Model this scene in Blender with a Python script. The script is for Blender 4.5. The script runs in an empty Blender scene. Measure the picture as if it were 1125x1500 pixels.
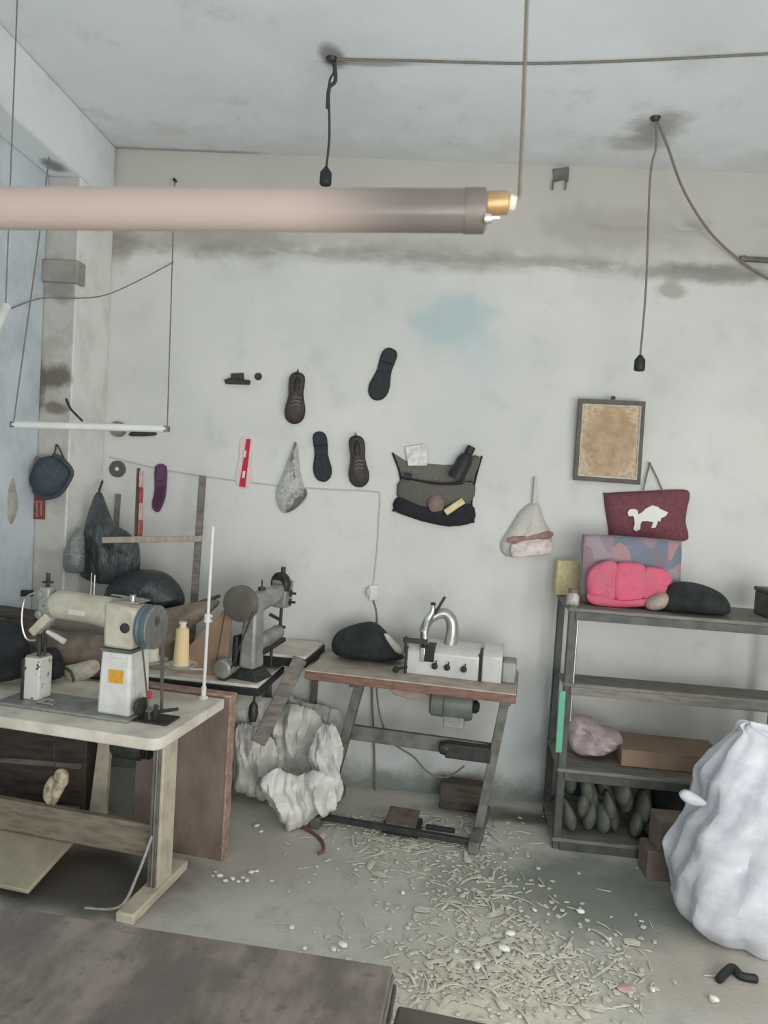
import bpy, bmesh, math, random
from mathutils import Vector, Matrix, noise
random.seed(7)
PI = math.pi
C = bpy.context.scene.collection
V = Vector
# ------------------------------------------------------------------ camera
CAM_H = 1.70; PITCH = math.radians(2.5); ROLL = math.radians(3.5); YAW = math.radians(3.0); FP = 26/36*1500
_f = V((0, math.cos(PITCH), -math.sin(PITCH))); _r = V((1, 0, 0)); _u = V((0, math.sin(PITCH), math.cos(PITCH)))
_r2 = math.cos(ROLL)*_r + math.sin(ROLL)*_u; _u2 = -math.sin(ROLL)*_r + math.cos(ROLL)*_u
_Ry = Matrix.Rotation(YAW, 3, 'Z')
FW, RT, UP = _Ry@_f, _Ry@_r2, _Ry@_u2
EYE = V((0, 0, CAM_H))
def _ray(x, y): return FW*FP + RT*(x-562.5) - UP*(y-750)
def aY(x, y, Y): d = _ray(x, y); return EYE + d*(Y/d.y)
def aZ(x, y, z): d = _ray(x, y); return EYE + d*((z-CAM_H)/d.z)
def aX(x, y, X): d = _ray(x, y); return EYE + d*(X/d.x)
cd = bpy.data.cameras.new('camera'); cam = bpy.data.objects.new('camera', cd); C.objects.link(cam)
cd.sensor_fit = 'VERTICAL'; cd.sensor_height = 36; cd.lens = 26; cd.clip_start = .02
cam.matrix_world = Matrix(((RT.x, UP.x, -FW.x, EYE.x), (RT.y, UP.y, -FW.y, EYE.y), (RT.z, UP.z, -FW.z, EYE.z), (0, 0, 0, 1)))
cd.dof.use_dof = True; cd.dof.focus_distance = 3.4; cd.dof.aperture_fstop = 11
bpy.context.scene.camera = cam

# ------------------------------------------------------------------ materials
def lin(c):
    return tuple(((v/255+.055)/1.055)**2.4 if v/255 > .04045 else v/255/12.92 for v in c)
class NT:
    def __init__(s, name):
        s.m = bpy.data.materials.new(name); s.m.use_nodes = True; s.t = s.m.node_tree
        s.b = s.t.nodes['Principled BSDF']
        g = s.n('ShaderNodeNewGeometry'); s.pos = g.outputs['Position']
        s.obj = s.n('ShaderNodeTexCoord').outputs['Object']
    def n(s, ty, **kw):
        o = s.t.nodes.new(ty)
        for k, v in kw.items(): setattr(o, k, v)
        return o
    def l(s, a, b): s.t.links.new(a, b)
    def inp(s, node, i, v):
        if hasattr(v, 'is_linked') or isinstance(v, bpy.types.NodeSocket): s.l(v, node.inputs[i])
        else: node.inputs[i].default_value = v
    def noise(s, scale, co=None, detail=5, rough=.6, dist=0., stretch=None):
        co = co or s.pos
        if stretch:
            mp = s.n('ShaderNodeMapping'); mp.inputs['Scale'].default_value = stretch; s.l(co, mp.inputs[0]); co = mp.outputs[0]
        o = s.n('ShaderNodeTexNoise'); s.l(co, o.inputs['Vector'])
        o.inputs['Scale'].default_value = scale; o.inputs['Detail'].default_value = detail
        o.inputs['Roughness'].default_value = rough; o.inputs['Distortion'].default_value = dist
        return o.outputs[0]
    def mr(s, v, a, b, c=0., d=1., smooth=True):
        o = s.n('ShaderNodeMapRange'); o.clamp = True
        if smooth: o.interpolation_type = 'SMOOTHSTEP'
        s.l(v, o.inputs[0])
        for i, x in enumerate((a, b, c, d)): o.inputs[i+1].default_value = x
        return o.outputs[0]
    def m2(s, op, a, b=0.):
        o = s.n('ShaderNodeMath', operation=op); s.inp(o, 0, a); s.inp(o, 1, b); return o.outputs[0]
    def mix(s, f, a, b):
        o = s.n('ShaderNodeMix', data_type='RGBA')
        s.inp(o, 0, f); 
        for i, v in ((6, a), (7, b)):
            if isinstance(v, tuple): o.inputs[i].default_value = v+(1,) if len(v) == 3 else v
            else: s.l(v, o.inputs[i])
        return o.outputs[2]
    def xyz(s, co=None):
        o = s.n('ShaderNodeSeparateXYZ'); s.l(co or s.pos, o.inputs[0]); return o.outputs
    def spot(s, c, r, wob=.25, sc=5, soft=.6):
        """irregular blotch around world point c with radii r"""
        d = s.n('ShaderNodeVectorMath', operation='SUBTRACT'); s.l(s.pos, d.inputs[0]); d.inputs[1].default_value = c
        e = s.n('ShaderNodeVectorMath', operation='DIVIDE'); s.l(d.outputs[0], e.inputs[0]); e.inputs[1].default_value = r
        le = s.n('ShaderNodeVectorMath', operation='LENGTH'); s.l(e.outputs[0], le.inputs[0])
        nn = s.noise(sc); v = s.m2('ADD', le.outputs['Value'], s.m2('MULTIPLY', s.m2('SUBTRACT', nn, .5), wob*6))
        return s.mr(v, 1-soft, 1.15, 1, 0)
    def done(s, col, rough=.8, metal=0., bump=None, bstr=.3, bdist=.01, spec=.3):
        if isinstance(col, tuple): s.b.inputs['Base Color'].default_value = col+(1,)
        else: s.l(col, s.b.inputs['Base Color'])
        s.inp(s.b, 'Roughness', rough); s.b.inputs['Metallic'].default_value = metal
        s.b.inputs['Specular IOR Level'].default_value = spec
        if bump is not None:
            o = s.n('ShaderNodeBump'); o.inputs['Strength'].default_value = bstr; o.inputs['Distance'].default_value = bdist
            s.l(bump, o.inputs['Height']); s.l(o.outputs[0], s.b.inputs['Normal'])
        return s.m
_mc = {}
def mat(name, rgb, rough=.7, metal=0., var=.18, scale=25, bump=.15, rgb2=None, stretch=None, spec=.3, lo=.35, hi=.7):
    """colour (sRGB 0-255) with a noisy second tone and bump"""
    if name in _mc: return _mc[name]
    t = NT(name); a = lin(rgb); b = lin(rgb2) if rgb2 else tuple(v*(1-var*2) for v in a)
    n = t.noise(scale, t.obj, stretch=stretch)
    m = t.done(t.mix(t.mr(n, lo, hi), a, b), rough, metal, n if bump else None, bump, .004, spec)
    _mc[name] = m; return m

# ------------------------------------------------------------------ mesh builder (world coordinates through a frame)
def frame(loc=(0, 0, 0), rz=0., rx=0., ry=0.):
    return Matrix.Translation(V(loc)) @ Matrix.Rotation(rz, 4, 'Z') @ Matrix.Rotation(ry, 4, 'Y') @ Matrix.Rotation(rx, 4, 'X')
def wm(o):
    m = o.matrix_basis.copy()
    while o.parent: o = o.parent; m = o.matrix_basis @ m
    return m
class MB:
    def __init__(s, F=None): s.v = []; s.f = []; s.F = F or Matrix()
    def add(s, vs, fs):
        k = len(s.v); s.v += [s.F @ V(p) for p in vs]; s.f += [tuple(i+k for i in f) for f in fs]; return s
    def box(s, x0, x1, y0, y1, z0, z1):
        return s.add([(x, y, z) for z in (z0, z1) for y in (y0, y1) for x in (x0, x1)],
                     [(0, 2, 3, 1), (4, 5, 7, 6), (0, 1, 5, 4), (1, 3, 7, 5), (3, 2, 6, 7), (2, 0, 4, 6)])
    def bar(s, p, q, w, h, up=(0, 0, 1)):
        """box beam from p to q, w wide, h tall"""
        p, q = V(p), V(q); d = (q-p).normalized(); u = V(up); r = d.cross(u)
        if r.length < 1e-4: r = d.cross(V((0, 1, 0)))
        r.normalize(); u = r.cross(d)
        vs = [e + r*a*w/2 + u*b*h/2 for e in (p, q) for a, b in ((-1, -1), (1, -1), (1, 1), (-1, 1))]
        return s.add(vs, [(3, 2, 1, 0), (4, 5, 6, 7), (0, 1, 5, 4), (1, 2, 6, 5), (2, 3, 7, 6), (3, 0, 4, 7)])
    def tube(s, pts, r, n=8, cap=True):
        pts = [V(p) for p in pts]; m = len(pts); rs = r if isinstance(r, (list, tuple)) else [r]*m
        vs = []; up = None
        for i, p in enumerate(pts):
            d = (pts[min(i+1, m-1)]-pts[max(i-1, 0)]).normalized()
            if up is None:
                up = d.cross(V((.31, .17, .93)) if abs(d.z) < .9 else V((0, 1, 0))).normalized()
            else: up = (up - d*up.dot(d)).normalized()
            w = d.cross(up)
            vs += [p + (up*math.cos(2*PI*k/n) + w*math.sin(2*PI*k/n))*rs[i] for k in range(n)]
        fs = [(i*n+k, i*n+(k+1) % n, (i+1)*n+(k+1) % n, (i+1)*n+k) for i in range(m-1) for k in range(n)]
        if cap: fs += [tuple(reversed(range(n))), tuple((m-1)*n+k for k in range(n))]
        return s.add(vs, fs)
    def cyl(s, p, q, r, r2=None, n=20): return s.tube([p, q], [r, r if r2 is None else r2], n)
    def lathe(s, prof, n=24, o=(0, 0, 0), ax=(0, 0, 1)):
        """profile [(radius, height)] about axis ax from o"""
        q = V((0, 0, 1)).rotation_difference(V(ax)); o = V(o); m = len(prof)
        vs = [o + q @ V((r*math.cos(2*PI*k/n), r*math.sin(2*PI*k/n), h)) for r, h in prof for k in range(n)]
        fs = [(i*n+k, i*n+(k+1) % n, (i+1)*n+(k+1) % n, (i+1)*n+k) for i in range(m-1) for k in range(n)]
        fs += [tuple(reversed(range(n))), tuple((m-1)*n+k for k in range(n))]
        return s.add(vs, fs)
    def slab(s, a, b):
        """solid between two matching outlines of points"""
        n = len(a); return s.add(list(a)+list(b), [tuple(range(n)), tuple(reversed(range(n, 2*n)))]+[((i+1) % n, i, n+i, n+(i+1) % n) for i in range(n)])
    def blob(s, c, r, amp=.1, sc=4., seed=0, sub=4, ridge=False, squash=None, st=(1, 1, 1)):
        bm = bmesh.new(); bmesh.ops.create_icosphere(bm, subdivisions=sub, radius=1)
        r = V(r); vs = []
        for v in bm.verts:
            p = v.co.copy(); q = V((p.x*st[0], p.y*st[1], p.z*st[2]))*sc + V((seed*7.1, seed*3.3, seed*1.7))
            if ridge == 'fold': k = folds(q, seed); k2 = V()
            elif ridge:
                k = sum((1-2*abs(noise.noise(q*2**o)))/2**o for o in range(3))*.6
                k2 = noise.noise_vector(q*.8)*.35
            else: k = noise.fractal(q, 1., 2., 4); k2 = V()
            p = p*(1+amp*k) + k2*amp
            w = V((p.x*r.x, p.y*r.y, p.z*r.z))
            if squash is not None and w.z < -squash: w.z = -squash
            vs.append(w+V(c))
        s.add(vs, [tuple(x.index for x in f.verts) for f in bm.faces]); bm.free(); return s
    def grid(s, fn, nu, nv):
        return s.add([fn(i/nu, j/nv) for j in range(nv+1) for i in range(nu+1)],
                     [(j*(nu+1)+i, j*(nu+1)+i+1, (j+1)*(nu+1)+i+1, (j+1)*(nu+1)+i) for j in range(nv) for i in range(nu)])
    def pillow(s, out, Y, depth, back=.0, noi=0., seed=0, sc=14., sm=4, pw=.55):
        """stuffed shape whose outline (picture points) lies on the plane Y, bulging towards the room by depth"""
        o = [aY(x, y, Y) for x, y in smooth_outline(out, sm)]; n = len(o); c = sum(o, V())/n
        S = [1, .97, .9, .78, .6, .4, .2]; vs = []; 
        for k in S:
            for p in o:
                q = c+(p-c)*k; d = depth*(1-k*k)**pw
                if noi: d += noi*(1-k**4)*noise.fractal(V((q.x*sc, seed*3.7, q.z*sc)), 1., 2., 3)
                vs.append((q.x, q.y-d, q.z))
        m = len(S); vs.append((c.x, c.y-depth, c.z)); top = len(vs)-1
        fs = [(i*n+k, i*n+(k+1) % n, (i+1)*n+(k+1) % n, (i+1)*n+k) for i in range(m-1) for k in range(n)]
        fs += [((m-1)*n+k, (m-1)*n+(k+1) % n, top) for k in range(n)]
        b0 = len(vs)
        vs += [(c.x+(p.x-c.x)*.9, p.y+back, c.z+(p.z-c.z)*.9) for p in o]
        fs += [(b0+k, b0+(k+1) % n, (k+1) % n, k) for k in range(n)] + [tuple(reversed(range(b0, b0+n)))]
        return s.add(vs, fs)
    def crumple(s, out, Y, depth, amp, seed, sc=13.):
        """creased thin sheet heaped inside an outline (picture points) on plane Y, standing out towards the room by depth"""
        o = [aY(x, y, Y) for x, y in smooth_outline(out, 4)]; n = len(o); N = 64
        x0, x1 = min(p.x for p in o), max(p.x for p in o); z0, z1 = min(p.z for p in o), max(p.z for p in o)
        def edge(x, z):
            ins = False; d = 9
            for k in range(n):
                a, b = o[k], o[(k+1) % n]
                if (a.z > z) != (b.z > z) and x < (b.x-a.x)*(z-a.z)/(b.z-a.z)+a.x: ins = not ins
                e = V((b.x-a.x, b.z-a.z)); t = max(0, min(1, ((x-a.x)*e.x+(z-a.z)*e.y)/max(1e-9, e.length_squared)))
                d = min(d, math.hypot(x-a.x-e.x*t, z-a.z-e.y*t))
            return d if ins else -d
        vs = []; ok = []
        for jj in range(N+1):
            for ii in range(N+1):
                x, z = x0+(x1-x0)*ii/N, z0+(z1-z0)*jj/N; d = edge(x, z); e = max(0, min(1, d/.07))
                w = V((x, z*.45, .35*x+.2*z))*sc
                h = folds(w, seed, 6)*amp + folds(w*2.1, seed+50, 6)*amp*.4
                vs.append((x+.4*amp*folds(w*1.2, seed+90, 5), Y-depth*(1-(1-e)**2)-h, z+.3*amp*folds(w*1.3, seed+91, 5))); ok.append(d > -.004)
        fs = [q for jj in range(N) for ii in range(N) for q in [(jj*(N+1)+ii, jj*(N+1)+ii+1, (jj+1)*(N+1)+ii+1, (jj+1)*(N+1)+ii)] if all(ok[k] for k in q)]
        use = sorted({k for q in fs for k in q}); mp = {k: i for i, k in enumerate(use)}
        return s.add([vs[k] for k in use], [tuple(mp[k] for k in q) for q in fs])
    def plate(s, out, Y, th, sm=0):
        """flat piece of thickness th: outline (picture points) on plane Y, back face at Y+th"""
        o = smooth_outline(out, sm) if sm else out
        a = [aY(x, y, Y) for x, y in o]; return s.slab(a, [p+V((0, th, 0)) for p in a])
    def build(s, name, m, parent=None, bevel=0., angle=40, solid=0., sub=0, flip=True):
        me = bpy.data.meshes.new(name); o = bpy.data.objects.new(name, me); C.objects.link(o)
        if parent is not None: o.parent = parent; inv = wm(parent).inverted()
        else:
            lo = V([min(p[i] for p in s.v) for i in range(3)]); hi = V([max(p[i] for p in s.v) for i in range(3)])
            c = (lo+hi)/2; c.z = lo.z; o.location = c; inv = Matrix.Translation(-c)
        me.from_pydata([inv @ p for p in s.v], [], s.f); me.update()
        bm = bmesh.new(); bm.from_mesh(me); bmesh.ops.recalc_face_normals(bm, faces=bm.faces); bm.to_mesh(me); bm.free()
        me.shade_smooth(); me.set_sharp_from_angle(angle=math.radians(angle))
        me.materials.append(m)
        if solid: q = o.modifiers.new('s', 'SOLIDIFY'); q.thickness = solid; q.offset = 0
        if bevel:
            q = o.modifiers.new('b', 'BEVEL'); q.width = bevel; q.segments = 2; q.limit_method = 'ANGLE'; q.angle_limit = math.radians(40)
        if sub: q = o.modifiers.new('u', 'SUBSURF'); q.levels = sub; q.render_levels = sub
        return o
_fold = {}
def folds(q, seed, n=12):
    """creased-paper height: overlaid sharp triangle waves along random directions, about -1..1"""
    if (seed, n) not in _fold:
        r = random.Random(seed*97+5); _fold[seed, n] = []
        for i in range(n):
            d = V((r.gauss(0, 1), r.gauss(0, .8), r.gauss(0, .6))).normalized(); _fold[seed, n].append((d*(.5+.9*i/n), r.uniform(0, 1), 1/(1+.3*i)))
    s = 0; w = 0
    for d, o, a in _fold[seed, n]:
        t = (d.dot(q)+o) % 1.0; s += a*(4*abs(t-.5)-1); w += a
    return s/w*1.5
def smooth_outline(pts, k):
    if k <= 1: return list(pts)
    n = len(pts); out = []
    for i in range(n):
        p0, p1, p2, p3 = (pts[(i+j-1) % n] for j in range(4))
        for j in range(k):
            t = j/k
            out.append(tuple(.5*(2*p1[a]+(p2[a]-p0[a])*t+(2*p0[a]-5*p1[a]+4*p2[a]-p3[a])*t*t+(3*p1[a]-p0[a]-3*p2[a]+p3[a])*t**3) for a in (0, 1)))
    return out
def curve_pts(pts, k=6):
    pts = [V(p) for p in pts]; out = []; n = len(pts)
    for i in range(n-1):
        p0, p1, p2, p3 = pts[max(i-1, 0)], pts[i], pts[i+1], pts[min(i+2, n-1)]
        for j in range(k):
            t = j/k; out.append(.5*(2*p1+(p2-p0)*t+(2*p0-5*p1+4*p2-p3)*t*t+(3*p1-p0-3*p2+p3)*t**3))
    return out+[pts[-1]]
def tag(o, label, cat, group=None, kind=None):
    o['label'] = label; o['category'] = cat
    if group: o['group'] = group
    if kind: o['kind'] = kind
    return o
def thing(name, label, cat, F, group=None):
    o = bpy.data.objects.new(name, None); C.objects.link(o); o.empty_display_size = .05
    o.matrix_basis = F; return tag(o, label, cat, group)
def struct(o): o['kind'] = 'structure'; return o
def sit(o, z):
    """rest the lowest point of o on height z"""
    lo = min((wm(x) @ v.co).z for x in ([o]+[c for c in bpy.data.objects if c.parent == o]) if x.type == 'MESH' for v in x.data.vertices)
    o.location.z += z-lo; return o
def copy_tree(o, parent=None):
    c = o.copy(); C.objects.link(c)
    if parent: c.parent = parent
    for ch in [x for x in bpy.data.objects if x.parent == o]: copy_tree(ch, c)
    return c

# ------------------------------------------------------------------ palette
M_steel = mat('brushed_steel', (190, 190, 186), .35, .85, .12, 40, .05)
M_chrome = mat('chrome', (215, 215, 212), .15, 1., .05, 20, 0)
M_dark = mat('dark_metal', (72, 72, 70), .5, .4, .2, 40)
M_black = mat('black_plastic', (46, 48, 49), .5, 0, .15, 30, .05)
M_cream = mat('cream_enamel', (203, 198, 180), .38, 0, .1, 9, .04, rgb2=(178, 170, 150))
M_white_en = mat('white_enamel', (226, 226, 220), .38, 0, .08, 8, .03, rgb2=(200, 200, 192))
M_grey_en = mat('grey_enamel', (160, 162, 157), .4, .2, .15, 14, .06, rgb2=(130, 130, 124))
M_beige_fr = mat('beige_frame_paint', (214, 204, 184), .5, 0, .12, 12, .05, rgb2=(188, 176, 157))
M_frame_grey = mat('grey_frame_paint', (122, 122, 115), .6, .1, .15, 12, .1, rgb2=(92, 92, 88))
M_tabletop = mat('pale_laminate', (224, 218, 205), .5, 0, .12, 7, .05, rgb2=(196, 187, 172))
M_redwood = mat('reddish_worn_wood', (140, 106, 94), .7, 0, .2, 18, .2, rgb2=(106, 84, 74), stretch=(1, 6, 6))
M_brownwood = mat('brown_worn_plywood', (150, 134, 123), .6, 0, .2, 4, .15, rgb2=(108, 95, 86), stretch=(1, 1, .5))
M_darkwood = mat('dark_old_wood', (92, 82, 74), .7, 0, .2, 8, .2, rgb2=(66, 60, 56), stretch=(1, 5, 5))
M_greywood = mat('grey_old_wood', (136, 128, 118), .75, 0, .2, 8, .2, rgb2=(104, 97, 90), stretch=(1, 5, 5))
M_peel = mat('peeling_board_edge', (178, 150, 136), .8, 0, .2, 30, .3, rgb2=(146, 116, 104))
M_fur = None
M_cloth_dk = mat('dark_mesh_cloth', (108, 105, 97), .9, 0, .2, 180, .4)
M_cloth_bk = mat('black_cloth', (44, 46, 50), .9, 0, .2, 60, .3)
M_cord_dk = mat('dark_cord', (70, 68, 64), .8, 0, .1, 60, .1)
M_cord_gr = mat('grey_cord', (128, 122, 112), .8, 0, .1, 60, .1)
M_cord_wh = mat('white_cord', (196, 196, 190), .7, 0, .1, 60, .1)
M_leather = mat('brown_leather', (138, 124, 110), .55, 0, .2, 12, .2, rgb2=(104, 93, 83))
M_leather_dk = mat('dark_leather', (74, 66, 60), .5, 0, .2, 20, .2)
M_card = mat('cardboard', (156, 132, 112), .85, 0, .1, 6, .1, rgb2=(136, 114, 96))
M_white_plastic = mat('white_plastic', (222, 222, 216), .4, 0, .05, 10, .03)
M_thread = mat('cream_thread', (232, 208, 160), .8, 0, .1, 200, .3, stretch=(1, 1, 6))
M_thread_w = mat('white_thread', (226, 220, 205), .8, 0, .1, 200, .3, stretch=(1, 1, 6))
def fur_mat():
    t = NT('black_fleece'); n = t.noise(260, t.obj, detail=3); b = t.noise(14, t.obj)
    return t.done(t.mix(t.mr(b, .35, .7), lin((44, 47, 49)), lin((64, 68, 71))), .7, 0, t.m2('ADD', n, t.m2('MULTIPLY', b, 1.5)), 1., .012, .4)
M_fur = fur_mat()
def sack_mat(name, a, b, rough=.35, trans=.0):
    t = NT(name); n = t.noise(16, t.obj, detail=6, dist=.6); n2 = t.noise(5, t.obj, stretch=(1, 1, 2.4))
    m = t.done(t.mix(t.mr(n2, .35, .65), lin(a), lin(b)), rough, 0, n, .2, .02, .4)
    t.b.inputs['Subsurface Weight'].default_value = .15; t.b.inputs['Subsurface Radius'].default_value = (.03, .03, .03)
    return m
def clear_mat(name, rgb, alpha):
    t = NT(name); n = t.noise(30, t.obj, dist=1.)
    m = t.done(lin(rgb), .25, 0, n, .4, .01, .5); t.inp(t.b, 'Alpha', t.mr(n, .35, .7, alpha*.6, min(1, alpha*1.5))); return m

# ------------------------------------------------------------------ the room
WALL_Y, CEIL, LX, RX, Y0 = 4.0, 3.4, -1.94, 2.7, -1.6
def wall_material():
    t = NT('stained_whitewash'); x, y, z = t.xyz()
    big = t.noise(1.1, detail=6); mid = t.noise(4.5, detail=7, rough=.65); fine = t.noise(26, detail=6, rough=.7)
    streak = t.noise(3.2, detail=5, stretch=(1, 1, 3.5))
    c = t.mix(t.mr(big, .35, .7), lin((215, 215, 210)), lin((202, 203, 199)))
    c = t.mix(t.m2('MULTIPLY', t.mr(mid, .52, .72), .35), c, lin((178, 180, 176)))
    # warm grey unpainted band over the wall top, dirt line beneath it
    zz = t.m2('ADD', z, t.m2('MULTIPLY', t.m2('SUBTRACT', mid, .5), .5))
    c = t.mix(t.m2('MULTIPLY', t.mr(zz, 2.82, 2.98), .62), c, lin((176, 171, 162)))
    line = t.m2('MULTIPLY', t.mr(z, 2.80, 2.90), t.mr(z, 2.90, 2.96, 1, 0))
    c = t.mix(t.m2('MULTIPLY', line, t.mr(streak, .4, .6, .05, .45)), c, lin((112, 108, 102)))
    line2 = t.m2('MULTIPLY', t.mr(z, 3.05, 3.10), t.mr(z, 3.10, 3.2, 1, 0))
    c = t.mix(t.m2('MULTIPLY', line2, t.mr(streak, .5, .64, 0, .4)), c, lin((128, 124, 118)))
    # damp blotches, blue green wash
    def sp(px, py, rx, rz, col, k, wob=.2):
        nonlocal c
        p = aY(px, py, WALL_Y); c = t.mix(t.m2('MULTIPLY', t.spot(p, (rx, 1, rz), wob), k), c, lin(col))
    sp(668, 470, .26, .20, (170, 190, 193), .75, .28)
    sp(700, 520, .16, .16, (190, 200, 202), .6, .25)
    sp(640, 375, .5, .10, (140, 134, 126), .35, .3)
    sp(330, 350, .55, .10, (150, 144, 136), .6, .3)
    sp(170, 355, .12, .12, (122, 114, 106), .5, .3)
    sp(905, 335, .45, .14, (160, 156, 150), .5, .3)
    sp(1020, 400, .5, .06, (120, 116, 110), .6, .3)
    sp(980, 425, .10, .05, (140, 136, 128), .6, .35)
    sp(820, 1010, .12, .35, (178, 192, 196), .35, .22)
    sp(780, 1060, .2, .3, (176, 190, 194), .5, .25)
    sp(900, 1030, .5, .12, (190, 188, 184), .4, .25)
    sp(640, 1110, .6, .2, (196, 206, 208), .5, .2)
    # greenish damp at the foot
    zf = t.m2('ADD', z, t.m2('MULTIPLY', t.m2('SUBTRACT', mid, .5), .35))
    c = t.mix(t.m2('MULTIPLY', t.mr(zf, .02, .20, 1, 0), .85), c, lin((112, 122, 116)))
    # specks and scratches
    c = t.mix(t.m2('MULTIPLY', t.mr(fine, .66, .74), .35), c, lin((140, 138, 132)))
    return t.done(c, .9, 0, t.m2('ADD', mid, t.m2('MULTIPLY', fine, .4)), .25, .012, .15)
def ceil_material():
    t = NT('limewashed_ceiling'); big = t.noise(.9, detail=6, dist=.3); mid = t.noise(4, detail=7, rough=.7); x, y, z = t.xyz()
    c = t.mix(t.mr(big, .36, .66), lin((228, 233, 236)), lin((214, 219, 221)))
    c = t.mix(t.m2('MULTIPLY', t.mr(mid, .54, .72), .35), c, lin((186, 187, 184)))
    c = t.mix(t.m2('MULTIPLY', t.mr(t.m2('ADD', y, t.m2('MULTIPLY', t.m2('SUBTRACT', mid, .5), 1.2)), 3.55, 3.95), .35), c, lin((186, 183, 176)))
    def sp(px, py, rx, ry, col, k, wob=.25):
        nonlocal c
        c = t.mix(t.m2('MULTIPLY', t.spot(aZ(px, py, CEIL), (rx, ry, 1), wob), k), c, lin(col))
    sp(486, 84, .06, .10, (90, 86, 82), .7)
    sp(540, 92, .26, .03, (120, 112, 104), .6, .15)
    sp(962, 185, .16, .18, (140, 136, 132), .7)
    sp(925, 210, .16, .1, (150, 146, 142), .5)
    sp(84, 145, .06, .08, (80, 76, 72), .7)
    sp(270, 222, .5, .05, (120, 116, 110), .6, .3)
    sp(90, 225, .25, .3, (140, 138, 132), .5, .3)
    return t.done(c, .9, 0, mid, .2, .012, .15)
def floor_material():
    t = NT('worn_concrete'); big = t.noise(1.3, detail=6, dist=.4); mid = t.noise(6, detail=8, rough=.7); fine = t.noise(45, detail=5, rough=.75); x, y, z = t.xyz()
    c = t.mix(t.mr(big, .35, .68), lin((208, 205, 194)), lin((190, 188, 179)))
    c = t.mix(t.m2('MULTIPLY', t.mr(mid, .48, .7), .5), c, lin((164, 163, 155)))
    c = t.mix(t.m2('MULTIPLY', t.mr(fine, .6, .75), .5), c, lin((186, 182, 170)))
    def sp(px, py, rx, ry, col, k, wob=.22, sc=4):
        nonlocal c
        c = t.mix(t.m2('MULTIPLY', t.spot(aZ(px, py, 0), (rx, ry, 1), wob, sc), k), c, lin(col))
    sp(870, 1310, .5, .42, (118, 126, 118), .85, .18)
    sp(900, 1225, .4, .12, (96, 98, 93), .6)
    sp(690, 1290, .28, .3, (148, 155, 143), .6)
    sp(380, 1250, .45, .25, (182, 174, 164), .5)
    sp(1040, 1430, .35, .25, (178, 168, 156), .6)
    sp(110, 1285, .62, .34, (84, 78, 71), .92, .12)  # shade under the near sewing table, painted into the floor colour
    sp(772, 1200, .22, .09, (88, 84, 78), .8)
    sp(720, 1460, .36, .22, (224, 218, 198), .95, .16, 7)
    sp(640, 1420, .25, .15, (200, 196, 182), .7, .25, 7)
    sp(560, 1270, .2, .12, (188, 188, 178), .5, .3, 8)
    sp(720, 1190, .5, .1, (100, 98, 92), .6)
    return t.done(c, .85, 0, t.m2('ADD', mid, fine), .35, .012, .2)
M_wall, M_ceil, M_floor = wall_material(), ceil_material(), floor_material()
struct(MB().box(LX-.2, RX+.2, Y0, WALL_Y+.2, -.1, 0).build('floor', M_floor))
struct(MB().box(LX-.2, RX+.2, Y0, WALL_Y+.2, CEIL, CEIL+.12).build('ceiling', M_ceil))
struct(MB().box(LX-.2, RX+.2, WALL_Y, WALL_Y+.2, 0, CEIL).build('wall_back', M_wall))
def lwall_material():
    t = NT('bluish_side_wall'); mid = t.noise(4, detail=7, rough=.65); x, y, z = t.xyz()
    c = t.mix(t.mr(mid, .4, .68), lin((206, 216, 222)), lin((186, 196, 202)))
    return t.done(c, .9, 0, mid, .2, .012, .15)
struct(MB().box(LX-.2, LX, Y0, WALL_Y, 0, CEIL).build('wall_left', lwall_material()))
struct(MB().box(RX, RX+.2, Y0, WALL_Y, 0, CEIL).build('wall_right', M_wall))
def pil_material():
    t = NT('chipped_pilaster'); mid = t.noise(5, detail=8, rough=.7); x, y, z = t.xyz()
    c = t.mix(t.mr(mid, .42, .66), lin((228, 228, 224)), lin((212, 211, 206)))
    c = t.mix(t.m2('MULTIPLY', t.mr(y, 3.601, 3.604, 1, 0), .8), c, t.mix(t.mr(mid, .4, .66), lin((178, 176, 168)), lin((158, 155, 146))))  # front face greyed, side kept pale: side lighting painted into the colour
    def sp(px, py, rx, rz, col, k):
        nonlocal c
        c = t.mix(t.m2('MULTIPLY', t.spot(aY(px, py, 3.6), (rx, .035, rz), .22, 12), k), c, lin(col))
    sp(82, 552, .10, .07, (104, 96, 84), .9)
    sp(80, 598, .08, .035, (112, 104, 92), .8)
    sp(88, 425, .11, .07, (140, 136, 130), .8)
    sp(60, 560, .03, .16, (90, 84, 76), .7)
    sp(62, 690, .09, .10, (150, 140, 130), .7)
    return t.done(c, .9, 0, mid, .4, .02, .15)
M_pil = pil_material()
struct(MB().box(LX, -1.775, 3.6, WALL_Y, 0, 3.09).build('trim_1', M_pil, bevel=.01))
struct(MB().box(LX, -1.775, Y0, WALL_Y, 3.09, CEIL).build('trim_2', M_ceil, bevel=.01))
struct(MB().box(LX, -1.755, 3.575, 3.66, 2.57, 2.68).build('trim_3', mat('bare_grey_concrete', (158, 154, 147), .9, 0, .12, 12, .3), bevel=.008))

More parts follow.
